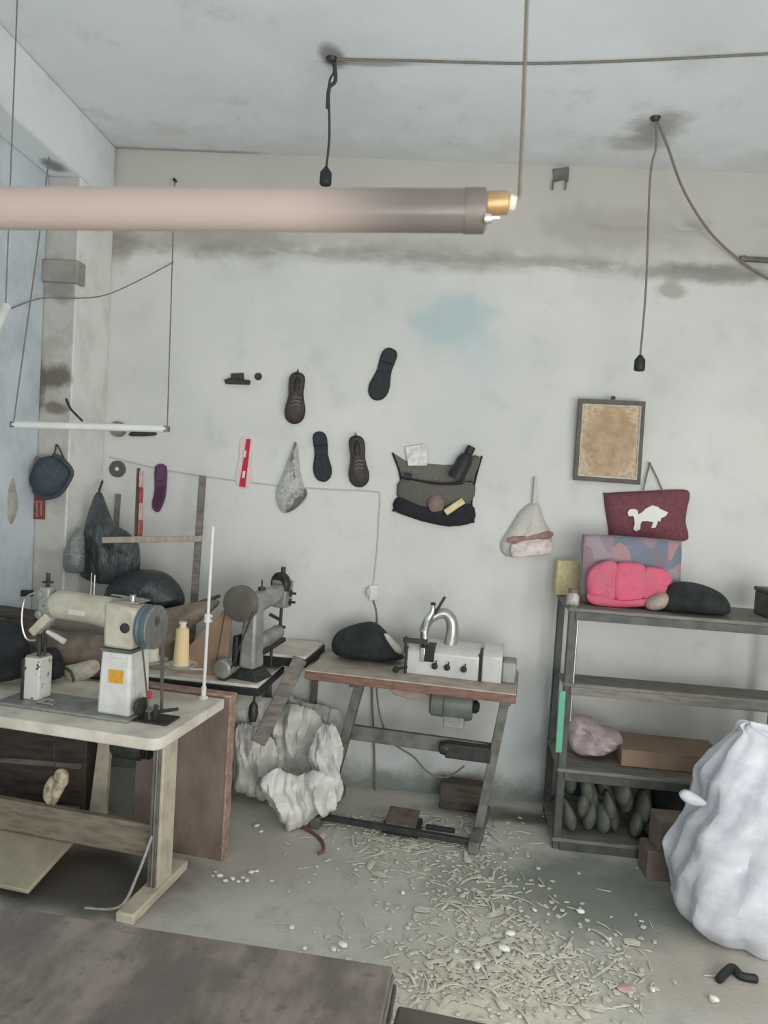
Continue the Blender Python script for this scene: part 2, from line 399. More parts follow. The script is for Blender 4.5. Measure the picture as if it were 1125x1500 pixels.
# ------------------------------------------------------------------ light: overcast daylight through the open shopfront behind the camera, plus an added side fill
w = bpy.data.worlds.new('sky'); bpy.context.scene.world = w; w.use_nodes = True
bg = w.node_tree.nodes['Background']; bg.inputs[0].default_value = (.86, .93, 1.0, 1); bg.inputs[1].default_value = .85
def area(name, loc, look, sx, sy, e, col):
    l = bpy.data.lights.new(name, 'AREA'); l.shape = 'RECTANGLE'; l.size = sx; l.size_y = sy; l.energy = e; l.color = col
    o = bpy.data.objects.new(name, l); C.objects.link(o); o.location = loc
    o.rotation_euler = (V(look)-V(loc)).to_track_quat('-Z', 'Z').to_euler(); return o
area('doorway_daylight', (1.2, -1.5, 1.1), (-.1, 4, 2.0), 2.4, 2.0, 112, (1, .985, .955))
area('added_side_fill', (2.66, .9, 1.5), (-1.7, 3.4, 1.6), 1.4, 1.6, 50, (1, .985, .96))  # added fill lamp to brighten faces turned right; no window is built here
vs = bpy.context.scene.view_settings
vs.view_transform = 'Standard'; vs.look = 'None'; vs.gamma = 1; vs.use_curve_mapping = False; vs.exposure = -.14
# ------------------------------------------------------------------ near beige sewing table, post-bed machine
R = math.radians
T1 = frame((-.887, 2.556, 0), R(-9.7))
def on(F, p): return F @ V(p)
t = thing('sewing_table', 'beige metal-framed sewing table carrying the cream post-bed machine, nearest the front left', 'table', T1)
b = MB(T1)
rr = .05; L = -1.03; D = .545
out = [(L, 0), (-rr, 0), (-rr*.45, rr*.12), (-rr*.12, rr*.45), (0, rr), (0, D), (L, D)]
b.slab([(x, y, .722) for x, y in out], [(x, y, .678) for x, y in out]).build('table_top', M_tabletop, t, bevel=.006)
for sx in (-.165, L+.02):
    F2 = T1 @ frame((sx, 0, 0))
    lg = MB(F2).box(.012, .062, .235, .345, .035, .678).build('leg', M_beige_fr, t, bevel=.004)
    MB(F2).box(.02, .03, .222, .236, .04, .676).box(.042, .052, .222, .236, .04, .676).build('channel_rib', M_frame_grey, lg, bevel=.002)
    MB(F2).box(.0, .075, .04, .46, 0, .04).build('foot', M_beige_fr, t, bevel=.006)
    MB(F2).box(.0, .075, .08, .48, .655, .68).build('top_bracket', M_beige_fr, t, bevel=.004)
MB(T1).box(L+.08, -.153, .27, .305, .13, .262).build('stretcher', mat('beige_grey_beam', (156, 144, 126), .75, 0, .2, 8, .2, rgb2=(122, 112, 98), stretch=(1, 5, 5)), t, bevel=.005)
MB(T1).tube(curve_pts([on(frame(), p) for p in [(-.12, .20, .26), (-.13, .12, .14), (-.16, .06, .05), (-.28, .02, .045)]]), .006).build('pedal_rod', M_steel, t)
pd = MB(T1 @ frame((-.62, .06, .05), 0, R(14))).box(-.36, .09, -.03, .26, 0, .018)
pd.build('treadle', mat('worn_beige_board', (188, 178, 156), .7, 0, .12, 6, .1), t, bevel=.004)
mo = thing('clutch_motor', 'dark clutch motor slung under the beige sewing table top', 'motor', T1 @ frame((-.29, .30, .545)))
MB(T1).lathe([(.0, -.07), (.045, -.068), (.058, -.05), (.058, .05), (.045, .068), (0, .07)], 20, (-.29, .30, .565), (1, 0, 0)).build('motor_body', M_dark, mo)
MB(T1).lathe([(.0, 0), (.042, 0), (.048, .006), (.036, .014), (.048, .022), (.042, .028), (0, .028)], 20, (-.22, .30, .565), (1, 0, 0)).build('pulley', M_black, mo)
MB(T1).box(-.34, -.24, .27, .33, .61, .677).build('mounting_bracket', M_dark, mo, bevel=.003)
MB(T1).box(-.43, -.38, .22, .26, .61, .677).build('switch_box', M_cream, mo, bevel=.004)

m = thing('sewing_machine', 'cream post-bed sewing machine with orange label and blue-grey handwheel on the beige table', 'sewing machine', T1 @ frame((-.28, .22, .722)))
MB(T1).box(-.78, -.195, .11, .30, .722, .734).build('bed_plate', M_grey_en, m, bevel=.004)
b = MB(T1)
a0 = [(-.348, .138, .734), (-.208, .138, .734), (-.208, .29, .734), (-.348, .29, .734)]
a1 = [(-.340, .142, .985), (-.214, .142, .985), (-.214, .285, .985), (-.340, .285, .985)]
b.slab(a0, a1).build('lower_column', M_white_en, m, bevel=.012)
MB(T1).box(-.345, -.210, .139, .288, .978, .990).build('column_joint', M_frame_grey, m, bevel=.003)
b = MB(T1)
b.slab([(-.338, .145, .99), (-.212, .145, .99), (-.212, .283, .99), (-.338, .283, .99)], [(-.345, .15, 1.165), (-.205, .15, 1.15), (-.205, .28, 1.15), (-.345, .28, 1.165)])
b.build('upper_column', M_cream, m, bevel=.015)
b = MB(T1)
pts = [(-.22, .215, 1.100), (-.30, .215, 1.105), (-.36, .215, 1.113), (-.43, .215, 1.118), (-.52, .215, 1.122), (-.585, .215, 1.122), (-.61, .215, 1.118), (-.618, .215, 1.115)]
b.tube(pts, [.06, .066, .062, .057, .058, .057, .045, .022], 20).build('arm', M_cream, m, angle=60)
MB(T1).bar((-.50, .158, 1.112), (-.43, .158, 1.11), .006, .022).build('nameplate', M_white_en, m, bevel=.002)
b = MB(T1); b.bar((-.64, .215, 1.19), (-.64, .215, 1.03), .05, .05).bar((-.59, .21, 1.09), (-.665, .20, 1.01), .035, .04)
b.build('head', M_grey_en, m, bevel=.008)
MB(T1).bar((-.605, .185, 1.08), (-.675, .18, 1.005), .03, .035).build('face_cover', M_cream, m, bevel=.006)
b = MB(T1); b.cyl((-.64, .215, 1.17), (-.64, .215, 1.245), .008).lathe([(0, 0), (.022, .0), (.022, .005), (0, .006)], 16, (-.64, .215, 1.205))
b.build('pressure_screw', M_dark, m)
MB(T1).cyl((-.655, .2, 1.03), (-.655, .2, .913), .009).build('presser_bar', M_dark, m)
MB(T1).cyl((-.638, .21, 1.03), (-.638, .21, .913), .006).build('needle_bar', M_dark, m)
b = MB(T1); b.tube(curve_pts([(-.66, .17, 1.17), (-.70, .16, 1.14), (-.705, .155, 1.05), (-.685, .16, .985), (-.65, .17, .98)]), .004, 6)
for k in range(3): b.lathe([(0, 0), (.016, 0), (.016, .005), (.006, .008), (0, .02)], 14, (-.655+.028*(k % 2), .188, 1.16-.04*k), (0, -1, 0))
b.build('tension_guard', M_steel, m)
MB(T1).tube([(-.60, .17, 1.02), (-.56, .165, 1.008), (-.515, .16, .992)], [.008, .011, .012], 10).build('lifting_lever', M_white_en, m)
t2_ = NT('chipped_white_enamel'); nn = t2_.noise(34, t2_.obj, detail=3); M_chip = t2_.done(t2_.mix(t2_.mr(nn, .60, .64), lin((214, 213, 204)), lin((84, 80, 74))), .45)
po = MB(T1).box(-.705, -.632, .175, .255, .734, .905).build('post', M_chip, m, bevel=.006)
MB(T1).box(-.70, -.638, .18, .25, .905, .912).build('throat_plate', M_steel, po, bevel=.002)
MB(T1).box(-.711, -.699, .168, .176, .735, .90).build('hinge', M_dark, po, bevel=.002)
b = MB(T1).box(-.625, -.55, .15, .2, .734, .742).tube([(-.60, .17, .742), (-.58, .165, .752), (-.55, .16, .752)], .006)
b.build('slide_plate', M_steel, m, bevel=.002)
W = (-.178, .215, 1.075)
hw = MB(T1).lathe([(0, -.026), (.06, -.026), (.082, -.024), (.086, -.014), (.080, -.006), (.086, .004), (.086, .02), (.078, .026), (.07, .018), (.03, .012), (.024, .022), (0, .024)], 36, W, (1, 0, 0)).build('handwheel', mat('blue_grey_enamel', (96, 114, 122), .4, 0, .1, 10, .03), m)
MB(T1).lathe([(.0785, .022), (.085, .022), (.085, .028), (.0785, .028)], 36, W, (1, 0, 0)).build('wheel_rim', M_steel, hw)
MB(T1).cyl((-.21, .215, 1.10), (-.15, .215, 1.10), .02).build('wheel_shaft', M_steel, hw)
b = MB(T1)
b.bar((-.172, .137, 1.07), (-.135, .165, .731), .012, .006).bar((-.172, .299, 1.06), (-.135, .255, .731), .012, .006).build('drive_belt', mat('belt_rubber', (98, 90, 84), .7), m)
MB(T1).box(-.30, -.238, .1365, .1395, .862, .912).build('label', mat('orange_label', (214, 158, 48), .5, 0, .15, 40, .02, rgb2=(226, 178, 80)), m)
MB(T1).box(-.292, -.235, .139, .1425, .958, .976).build('maker_plate', M_white_en, m, bevel=.002)
MB(T1).lathe([(0, 0), (.019, 0), (.019, .006), (.014, .009), (0, .009)], 18, (-.245, .148, 1.075), (0, -1, 0)).build('stitch_knob', M_dark, m)
b = MB(T1).box(-.33, -.215, .18, .27, 1.163, 1.17).cyl((-.25, .2, 1.165), (-.25, .2, 1.195), .012).bar((-.35, .21, 1.185), (-.20, .20, 1.182), .02, .004)
b.build('top_plate', M_steel, m, bevel=.002)
MB(T1).cyl((-.43, .215, 1.17), (-.43, .215, 1.255), .003).cyl((-.445, .215, 1.17), (-.445, .215, 1.262), .002).build('thread_pin', M_steel, m)
b = MB(T1).box(-.20, -.05, .14, .25, .722, .729).lathe([(0, 0), (.03, 0), (.034, .008), (.03, .016), (0, .018)], 20, (-.185, .17, .775), (1, -.3, 0)).bar((-.19, .2, .725), (-.18, .2, .80), .02, .02).bar((-.14, .19, .75), (-.04, .21, .77), .014, .012).bar((-.12, .17, .72), (-.11, .17, .79), .01, .02)
b.build('bobbin_winder', M_dark, m, bevel=.003)
MB(T1).box(-.165, -.15, .19, .2, .80, .83).build('winder_tip', mat('red_plastic', (196, 70, 80), .5), m)

# thread stand at the rear right corner of the near table
ts = thing('thread_stand', 'white thread stand rod rising from the rear corner of the beige table', 'thread stand', T1 @ frame((-.085, .515, .722)))
P0 = on(T1, (-.085, .515, .722))
topz = aY(301, 770, P0.y).z
MB().cyl(P0, (P0.x+.004, P0.y, topz), .0075, .0065, 12).build('rod', M_white_plastic, ts)
MB().lathe([(0, 0), (.02, 0), (.02, .006), (.011, .012), (.011, .05), (0, .05)], 16, P0).build('base', M_white_plastic, ts)
sp1 = aY(265, 975, P0.y-.02); sp2 = aY(222, 968, P0.y+.02)
cl = MB()
cl.bar((P0.x, P0.y, sp1.z-.012), (sp1.x, sp1.y, sp1.z-.012), .016, .006).bar((sp1.x, sp1.y, sp1.z-.012), (sp2.x, sp2.y, sp2.z-.012), .014, .006)
cl.build('cross_arm', M_steel, ts)
cl = MB(); zc = aY(299, 905, P0.y).z
cl.cyl((P0.x, P0.y, zc+.018), (P0.x, P0.y, zc-.018), .014).cyl((P0.x, P0.y, zc+.01), (P0.x+.02, P0.y-.005, zc+.01), .006).cyl((P0.x, P0.y, zc-.01), (P0.x+.02, P0.y-.005, zc-.01), .006)
cl.build('clamp', M_white_plastic, ts)
M_tray = mat('tray_plastic', (198, 194, 184), .45)
for s_ in (sp1, sp2):
    MB().lathe([(0, -.008), (.05, -.008), (.068, .004), (.07, .007), (.066, .006), (.045, -.002), (0, -.002)], 28, s_).build('spool_tray', M_tray, ts)
    MB().cyl(s_, s_+V((0, 0, .03)), .006).build('spool_pin', M_steel, ts)
def spool(s_, h, r0, r1, m1, label):
    o = thing('thread_spool', label, 'thread spool', frame(s_))
    MB().lathe([(0, 0), (r0, 0), (r0*1.02, .012), (r0, h*.1), (r1, h*.86), (r1*.7, h*.9), (0, h*.9)], 24, s_).build('thread', m1, o)
    MB().lathe([(0, h*.88), (r1*.55, h*.88), (r1*.5, h), (r1*.62, h*1.0), (r1*.62, h*1.04), (0, h*1.04)], 18, s_).build('cone_tip', M_thread_w, o)
    MB().lathe([(0, -.001), (r0*1.1, -.001), (r0*1.1, .01), (0, .012)], 24, s_).build('cone_base', M_white_plastic, o)
spool(sp1, .18, .033, .027, M_thread, 'tall cream thread spool on the tray beside the white rod')
spool(sp2, .16, .03, .024, M_thread_w, 'pale thread spool half hidden behind the blue-grey handwheel')

# rag hung under the near table
rg = thing('cloth_rag', 'knotted cream rag dangling on a string under the beige table', 'rag', frame(aY(78, 1178, 2.8)))
M_rag = mat('cream_cotton', (206, 192, 168), .9, 0, .25, 30, .3, rgb2=(128, 116, 100))
for k, o_ in enumerate(([(64, 1168), (66, 1150), (76, 1136), (84, 1140), (82, 1156), (78, 1172), (72, 1178)], [(76, 1176), (80, 1152), (86, 1134), (94, 1140), (93, 1156), (86, 1170), (80, 1180)], [(80, 1134), (86, 1126), (98, 1132), (98, 1150), (90, 1154), (82, 1146)])):
    MB().pillow(o_, 2.80-.012*k, .022, .015, .012, 30+k, 24, 4, .45).build('fold', M_rag, rg)
MB().tube([aY(80, 1130, 2.8), aY(79, 1088, 2.8)], .003, 6).build('string', M_cord_dk, rg)

# ------------------------------------------------------------------ cabinet panel between near table and second bench
pc = aY(338, 1018, 3.12); zt = pc.z
pn = thing('plywood_panel', 'tall brown plywood panel standing on the floor right behind the beige table', 'panel', T1 @ frame((-.2, .6, 0)))
MB(T1).box(-.42, .014, .565, .615, 0, zt-.012).build('board', M_brownwood, pn, bevel=.003)
MB(T1).box(-.42, .024, .562, .62, zt-.012, zt).build('top_strip', M_peel, pn, bevel=.003)
b = MB(T1); rz_ = [random.uniform(-.007, .005) for _ in range(15)]; zz_ = [.004+i*(zt-.017)/14 for i in range(15)]
b.slab([(.010, .563, .004)]+[(.024+r_, .563, z_) for r_, z_ in zip(rz_, zz_)]+[(.010, .563, zz_[-1])], [(.010, .618, .004)]+[(.024+r_*.6, .618, z_) for r_, z_ in zip(rz_, zz_)]+[(.010, .618, zz_[-1])])
b.build('edge_strip', M_peel, pn, bevel=.003)
ch = thing('storage_chest', 'dim grey wooden chest under the benches at the far left', 'chest', frame((-1.6, 3.35, 0)))
MB().box(-1.92, -1.46, 3.25, 3.36, 0, .50).build('body', M_darkwood, ch, bevel=.004)
MB().box(-1.93, -1.45, 3.24, 3.37, .50, .52).build('lid', M_greywood, ch, bevel=.004)
for k in range(2): MB().box(-1.90, -1.48, 3.235, 3.25, .10+.2*k, .125+.2*k).build('batten', M_greywood, ch, bevel=.003)

# ------------------------------------------------------------------ second bench with the grey machine
T2 = frame((-.703, 3.322, 0), R(-5))
t = thing('sewing_bench', 'dark-edged bench under the grey cylinder-arm machine, behind the beige table', 'table', T2)
MB(T2).box(-1.15, 0, 0, .42, .708, .722).build('bench_top', M_tabletop, t, bevel=.003)
MB(T2).box(-1.155, .006, -.006, .426, .672, .708).build('edge_band', M_black, t, bevel=.004)
for x_ in (-.26, -1.08):
    for y_ in (.06, .36): MB(T2).bar((x_, y_, 0), (x_, y_, .672), .035, .035).build('leg', M_frame_grey, t, bevel=.003)
pl = aY(140, 1212, 3.27); pt = aY(152, 1128, 3.27)
MB().slab([(pl.x-.035, 3.25, 0), (pl.x+.045, 3.25, 0), (pt.x+.035, 3.25, .67), (pt.x-.005, 3.25, .67)], [(pl.x-.035, 3.29, 0), (pl.x+.045, 3.29, 0), (pt.x+.035, 3.29, .67), (pt.x-.005, 3.29, .67)]).build('tapered_leg', M_beige_fr, t, bevel=.004)
tw = thing('hanging_weight', 'dark oval weight hanging on a strap under the grey machine bench', 'weight', frame(aY(371, 1058, 3.45)))
c_ = aY(371, 1043, 3.45)
MB().lathe([(0, -.05), (.016, -.045), (.024, -.01), (.021, .03), (.008, .05), (0, .052)], 16, c_).build('weight_body', M_dark, tw)
MB().tube([c_+V((0, 0, .05)), c_+V((.006, .01, .12))], .005, 6).build('strap', M_dark, tw)

gb = aY(362, 990, 3.43)
G = frame((gb.x, gb.y, .722), R(-19))
g = thing('sewing_machine', 'old grey cylinder-arm sewing machine with big belt wheel facing the camera', 'sewing machine', G)
MB(G).slab([(-.065, -.05, 0), (.085, -.05, 0), (.085, .10, 0), (-.065, .10, 0)], [(-.035, -.03, .05), (.05, -.03, .05), (.05, .07, .05), (-.035, .07, .05)]).build('base', M_dark, g, bevel=.008)
MB(G).slab([(-.036, -.03, .05), (.05, -.03, .05), (.05, .07, .05), (-.036, .07, .05)], [(-.03, -.02, .34), (.04, -.02, .34), (.04, .06, .34), (-.03, .06, .34)]).build('column', M_grey_en, g, bevel=.014)
b = MB(G).slab([(-.035, -.03, .30), (.045, -.03, .30), (.045, -.03, .405), (-.035, -.03, .40)], [(-.03, .27, .345), (.035, .27, .345), (.035, .27, .425), (-.03, .27, .425)])
b.build('arm', M_grey_en, g, bevel=.02)
b = MB(G).slab([(-.04, .25, .30), (.04, .25, .30), (.045, .25, .44), (-.045, .25, .44)], [(-.04, .33, .30), (.04, .33, .30), (.045, .33, .44), (-.045, .33, .44)])
b.build('head', M_grey_en, g, bevel=.012)
MB(G).lathe([(0, -.02), (.055, -.02), (.06, -.012), (.06, .012), (.055, .02), (0, .02)], 24, (-.005, .28, .42), (.35, 1, 0)).build('cam_disc', M_dark, g)
MB(G).cyl((0, .29, .44), (0, .29, .505), .012).build('pressure_screw', M_dark, g)
MB(G).cyl((0, .29, .31), (0, .29, .195), .008).box(-.03, .02, .27, .31, .19, .203).bar((-.055, .27, .26), (.0, .285, .235), .014, .014).build('needle_bar', M_dark, g)
for zz, xx in ((.33, .04), (.375, .042)): MB(G).lathe([(0, 0), (.018, 0), (.018, .006), (.007, .01), (.006, .03), (0, .032)], 14, (xx, .30, zz), (1, .2, 0)).build('tension_knob', M_dark, g)
MB(G).tube([(.0, .04, .14), (.0, .15, .165), (.0, .27, .175), (.0, .285, .175)], [.045, .036, .036, .028], 18).build('cylinder_bed', M_grey_en, g, angle=50)
MB(G).bar((.05, .05, .12), (.05, .25, .15), .02, .02).bar((.055, .12, .04), (.055, .12, .13), .012, .012).build('bed_bracket', M_dark, g, bevel=.003)
hw = MB(G).lathe([(0, -.03), (.018, -.03), (.022, -.018), (.05, -.012), (.062, -.022), (.078, -.022), (.084, -.014), (.076, -.004), (.084, .006), (.084, .016), (.06, .022), (0, .022)], 36, (-.01, -.07, .365), (.12, -1, 0)).build('belt_wheel', mat('worn_wheel_iron', (118, 114, 106), .4, .5, .15, 12, .05), g)
MB(G).lathe([(0, 0), (.03, 0), (.034, .01), (0, .014)], 24, (-.01, -.045, .365), (0, 1, 0)).build('wheel_hub', M_steel, hw)
MB(G).lathe([(0, -.025), (.035, -.025), (.045, -.016), (.045, .016), (.035, .025), (0, .025)], 24, (-.075, -.09, .055), (.12, -1, 0)).build('lower_pulley', M_grey_en, g)
MB(G).box(-.10, -.055, -.10, -.03, 0, .03).build('pulley_bracket', M_dark, g, bevel=.004)
b = MB(G).bar((-.088, -.075, .345), (-.118, -.09, .06), .012, .004).bar((.062, -.075, .34), (-.032, -.09, .06), .012, .004)
b.build('drive_belt', M_leather_dk, g)
MB(G).cyl((.0, .09, .40), (.0, .09, .425), .018).cyl((.0, .09, .42), (.0, .09, .46), .004).build('oil_cap', M_dark, g)
MB(G).box(-.075, -.045, -.03, .05, .05, .20).build('gear_case', M_black, g, bevel=.01)

# sheets, hides, shoes and bundles on the benches to the left
def hide(name, label, out, Y, d, m, noi=.03, seed=1, cat='leather sheet'):
    return tag(MB().pillow(out, Y, d, .01, noi, seed, 9, 3, .7).build(name, m), label, cat)
hide('leather_hide', 'brown leather hide folded in a heap behind the cream sewing machine', [(2, 908), (40, 908), (90, 925), (150, 930), (158, 985), (100, 992), (40, 975), (8, 940)], 3.36, .10, M_leather)
hide('leather_hide', 'brown leather sheet lying behind the blue-grey handwheel', [(172, 905), (235, 893), (300, 880), (322, 882), (300, 905), (258, 935), (230, 962), (180, 965)], 3.46, .06, M_leather, seed=2)
q = [aY(x, y, 3.43) for x, y in [(262, 962), (335, 886), (340, 900), (332, 985), (300, 992), (258, 985)]]
tag(MB().slab(q, [p+V((0, .012, 0)) for p in q]).build('cardboard_sheet', M_card), 'tan cardboard sheet leaning behind the white thread stand rod', 'cardboard')
pk = aY(0, 897, 3.25); pq = aY(70, 905, 3.3); 
tag(MB().bar(aY(-40, 890, 3.22), aY(58, 903, 3.28), .16, .022).build('wooden_plank', M_darkwood, bevel=.003), 'dark plank end jutting in at the far left above the leather', 'plank')
tag(MB().bar(aY(-30, 866, 3.6), aY(46, 869, 3.5), .03, .03).build('metal_bar', M_dark, bevel=.003), 'thin dark bar at the left edge under the red notice', 'bar')
tag(MB().bar(aY(232, 903, 3.53), aY(318, 875, 3.53), .12, .016).build('wooden_plank', M_darkwood, bevel=.003), 'dark slanting plank between the black shiny bundle and the grey machine', 'plank')
tag(MB().pillow([(-30, 930), (10, 925), (36, 950), (44, 985), (34, 1008), (-30, 1010)], 3.06, .08, .02, .02, 5, 14, 3).build('fleece_bundle', M_fur), 'black fleece bundle at the left edge behind the chipped white post', 'bundle')
sit(bpy.data.objects['fleece_bundle'], .7225)
tag(MB().pillow([(48, 968), (80, 958), (92, 985), (88, 1003), (50, 1004)], 3.14, .05, .02, .015, 6, 14, 3).build('fleece_bundle', M_fur), 'small black fleece bundle between white post and leather hide', 'bundle')
sit(bpy.data.objects['fleece_bundle.001'], .7225)
sh = thing('slipper', 'pale slipper lying sole-up among the leather behind the cream machine', 'slipper', frame(aY(118, 998, 3.2)))
MB().pillow([(92, 978), (112, 972), (140, 966), (146, 980), (130, 994), (104, 999)], 3.2, .03, .01, .005, 3, 20, 3).build('sole', mat('pale_sole', (206, 198, 180), .7), sh)
MB().tube(curve_pts([aY(90, 976, 3.16), aY(103, 984, 3.155), aY(108, 998, 3.16)]), .006).build('strap', M_leather_dk, sh)
t3 = NT('black_shiny_fur'); n3 = t3.noise(120, t3.obj, detail=4, stretch=(1, 1, .25)); M_shiny = t3.done(t3.mix(t3.mr(n3, .4, .7), lin((34, 38, 41)), lin((60, 66, 72))), .32, 0, n3, .6, .006, .6)
o = tag(MB().pillow([(154, 868), (172, 846), (205, 834), (240, 838), (262, 856), (271, 880), (258, 892), (225, 886), (190, 890), (160, 892)], 3.62, .12, .03, .025, 8, 10, 4).build('fur_bundle', M_shiny), 'glossy black fur bundle arched over the leather left of the grey machine', 'bundle')
tag(MB().box(-1.80, -1.20, 3.46, 3.70, .722, .955).build('carton', mat('grey_brown_carton', (142, 134, 124), .85, 0, .1, 6, .1), bevel=.006), 'grey-brown carton under the glossy black fur bundle', 'box')

# ------------------------------------------------------------------ third bench against the wall
c3 = aZ(444, 962, .80)
T3 = frame((c3.x, c3.y, 0), R(-7))
t = thing('side_bench', 'narrow grey bench with black edge in the corner left of the skiving table', 'table', T3)
MB(T3).box(-.30, .012, .0, .36, .785, .80).build('bench_top', M_tabletop, t, bevel=.003)
MB(T3).box(-.305, .018, -.008, .365, .745, .785).build('edge_band', M_black, t, bevel=.004)
lt, lb_ = aY(440, 965, 3.56), aY(385, 1075, 3.48)
d_ = (lb_-lt); lb2 = lt + d_*((lt.z)/(lt.z-lb_.z))
MB().bar(lt+V((0, 0, .0)), lt+d_*1.12, .07, .03, (0, 1, 0)).build('strut', M_greywood, t, bevel=.004)
for x_, y_ in ((-.28, .34), (-.02, .34)): MB(T3).bar((x_, y_, 0), (x_, y_, .745), .03, .03).build('leg', M_frame_grey, t, bevel=.003)

# ------------------------------------------------------------------ skiving table and machine
ST = frame((-.515, 3.495, 0), R(-8.5)); H_ = .765
t = thing('skiving_table', 'worn red-edged table on grey legs under the grey skiving machine', 'table', ST)
out = [(0, 0), (1.0, 0), (1.0, .46), (0, .46)]
MB(ST).box(0, 1.0, .004, .46, H_-.006, H_).build('table_top', mat('worn_table_surface', (190, 178, 164), .6, 0, .12, 8, .08, rgb2=(160, 148, 136)), t)
MB(ST).box(-.002, 1.002, 0, .462, H_-.046, H_-.006).build('edge_band', M_redwood, t, bevel=.004)
for x0, x1 in ((.235, .10), (.955, .865)):
    lg = MB(ST); lg.bar((x0, .22, H_-.046), (x1, .19, .05), .045, .06, (0, 1, 0)); lg.build('leg', M_frame_grey, t, bevel=.004)
    MB(ST).bar((x1-.01, -.01, .028), (x1+.015, .42, .028), .05, .055).build('foot', M_frame_grey, t, bevel=.005)
    MB(ST).bar((x0, .04, H_-.058), (x0, .42, H_-.058), .05, .024).build('top_bracket', M_frame_grey, t, bevel=.004)
MB(ST).bar((.165, .24, .41), (.90, .24, .405), .03, .075).build('crossbar', M_frame_grey, t, bevel=.004)
MB(ST).bar((.07, .03, .05), (.86, .03, .04), .03, .025).build('foot_bar', M_dark, t, bevel=.003)
MB(ST).box(.68, .90, .17, .225, .365, .44).lathe([(0, 0), (.03, 0), (.036, .02), (.03, .05), (0, .055)], 16, (.70, .2, .405), (-1, 0, 0)).build('switch_box', M_dark, t, bevel=.006)
b = MB(ST)
pdl = MB(ST @ frame((.50, .06, .045), 0, R(14))).box(-.075, .075, -.01, .12, 0, .018).build('pedal', mat('dusty_pedal', (112, 100, 92), .7, .1, .2, 20, .15), t, bevel=.004)
MB(ST).box(.41, .59, .04, .20, .01, .04).box(.62, .76, .06, .085, .05, .07).build('pedal_bracket', M_black, t, bevel=.004)
s = thing('skiving_machine', 'grey bell-knife skiving machine with chrome arm on the red-edged table', 'skiving machine', ST @ frame((.69, .22, H_)))
lx0, lx1, f0, f1 = .462, .815, .145, .31
M_sk = mat('pale_grey_enamel', (206, 206, 200), .35, .1, .08, 10, .03)
prof = [(f0, H_), (f0, H_+.112), (f0+.03, H_+.14), (f1, H_+.15), (f1, H_)]
MB(ST).slab([(lx0, y, z) for y, z in prof], [(lx1, y, z) for y, z in prof]).build('body', M_sk, s, bevel=.005)
MB(ST).slab([(lx1+.016, y-.004 if y < .2 else y, z+(.012 if z > H_+.05 else 0)) for y, z in prof], [(.925, y-.004 if y < .2 else y, z+(.012 if z > H_+.05 else 0)) for y, z in prof]).build('end_cover', M_sk, s, bevel=.006)
MB(ST).box(lx1-.004, lx1+.02, f0+.008, f1-.005, H_, H_+.13).build('seam', M_black, s)
MB(ST).box(.925, .99, .17, .31, H_, H_+.10).build('pulley_guard', M_grey_en, s, bevel=.008)
MB(ST).box(.53, .60, f0-.003, f0+.10, H_+.068, H_+.145).build('knife_recess', M_black, s, bevel=.004)
MB(ST).box(.53, .553, f0-.006, f0+.05, H_+.066, H_+.135).build('feed_plate', M_chrome, s, bevel=.003)
MB(ST).box(.456, .47, f0-.006, f0+.04, H_, H_+.13).bar((.44, .16, H_+.16), (.56, .17, H_+.16), .02, .024).bar((.455, .15, H_+.10), (.455, .15, H_+.18), .012, .014).build('side_guide', M_dark, s, bevel=.003)
for xx in (.605, .665, .745):
    kb = MB(ST).lathe([(0, 0), (.013, 0), (.016, .006), (.012, .02), (0, .022)], 14, (xx, f0, H_+.052), (0, -1, 0)).bar((xx+.006, f0-.014, H_+.052), (xx+.008, f0-.014, H_+.082), .006, .006)
    kb.build('adjusting_knob', M_black, s)
MB(ST).lathe([(0, 0), (.014, 0), (.017, .01), (.01, .03), (0, .032)], 14, (.43, .10, H_+.028), (-.4, -1, 0)).cyl((.44, .11, H_+.03), (.47, .15, H_+.03), .006).build('side_knob', M_black, s)
A = curve_pts([(.66, .25, H_+.13), (.668, .25, H_+.20), (.658, .25, H_+.265), (.62, .245, H_+.295), (.57, .22, H_+.275), (.545, .20, H_+.245), (.535, .19, H_+.20)], 5)
MB(ST).tube(A, [.034-.010*min(1, i/18) for i in range(len(A))], 16).build('swan_arm', mat('satin_arm', (176, 174, 168), .3, .6, .08, 10, .02), s, angle=60)
A = curve_pts([(.545, .19, H_+.13), (.54, .19, H_+.20), (.548, .19, H_+.26), (.57, .19, H_+.305), (.572, .19, H_+.34)], 4)
MB(ST).tube(A, [.022]*10+[.020-.0018*i for i in range(len(A)-10)], 14).build('presser_lever', M_chrome, s, angle=60)
MB(ST).lathe([(0, 0), (.014, 0), (.014, .01), (0, .014)], 12, (.572, .19, H_+.34)).bar((.585, .19, H_+.30), (.628, .18, H_+.385), .014, .02, (0, 1, 0)).build('lever_grip', M_dark, s, bevel=.003)
mo = thing('electric_motor', 'greenish grey electric motor hung under the skiving table', 'motor', ST @ frame((.72, .22, .56)))
MB(ST).lathe([(0, 0), (.06, 0), (.072, .012), (.072, .07), (.078, .075), (.078, .19), (.07, .21), (0, .212)], 24, (.585, .23, .622), (1, 0, 0)).build('motor_body', mat('motor_green_grey', (118, 124, 116), .5, .2, .12, 14, .06), mo)
MB(ST).box(.66, .76, .17, .28, .515, .57).build('terminal_box', M_grey_en, mo, bevel=.006)
MB(ST).lathe([(0, 0), (.03, 0), (.034, .015), (.02, .03), (0, .032)], 16, (.797, .23, .617), (1, 0, 0)).build('shaft_pulley', M_black, mo)
MB(ST).box(.60, .79, .19, .27, .68, .7185).build('mounting_plate', M_dark, mo)
chute = thing('dust_chute', 'faded pinkish dust chute hanging under the left half of the skiving table', 'chute', ST @ frame((.45, .2, .66)))
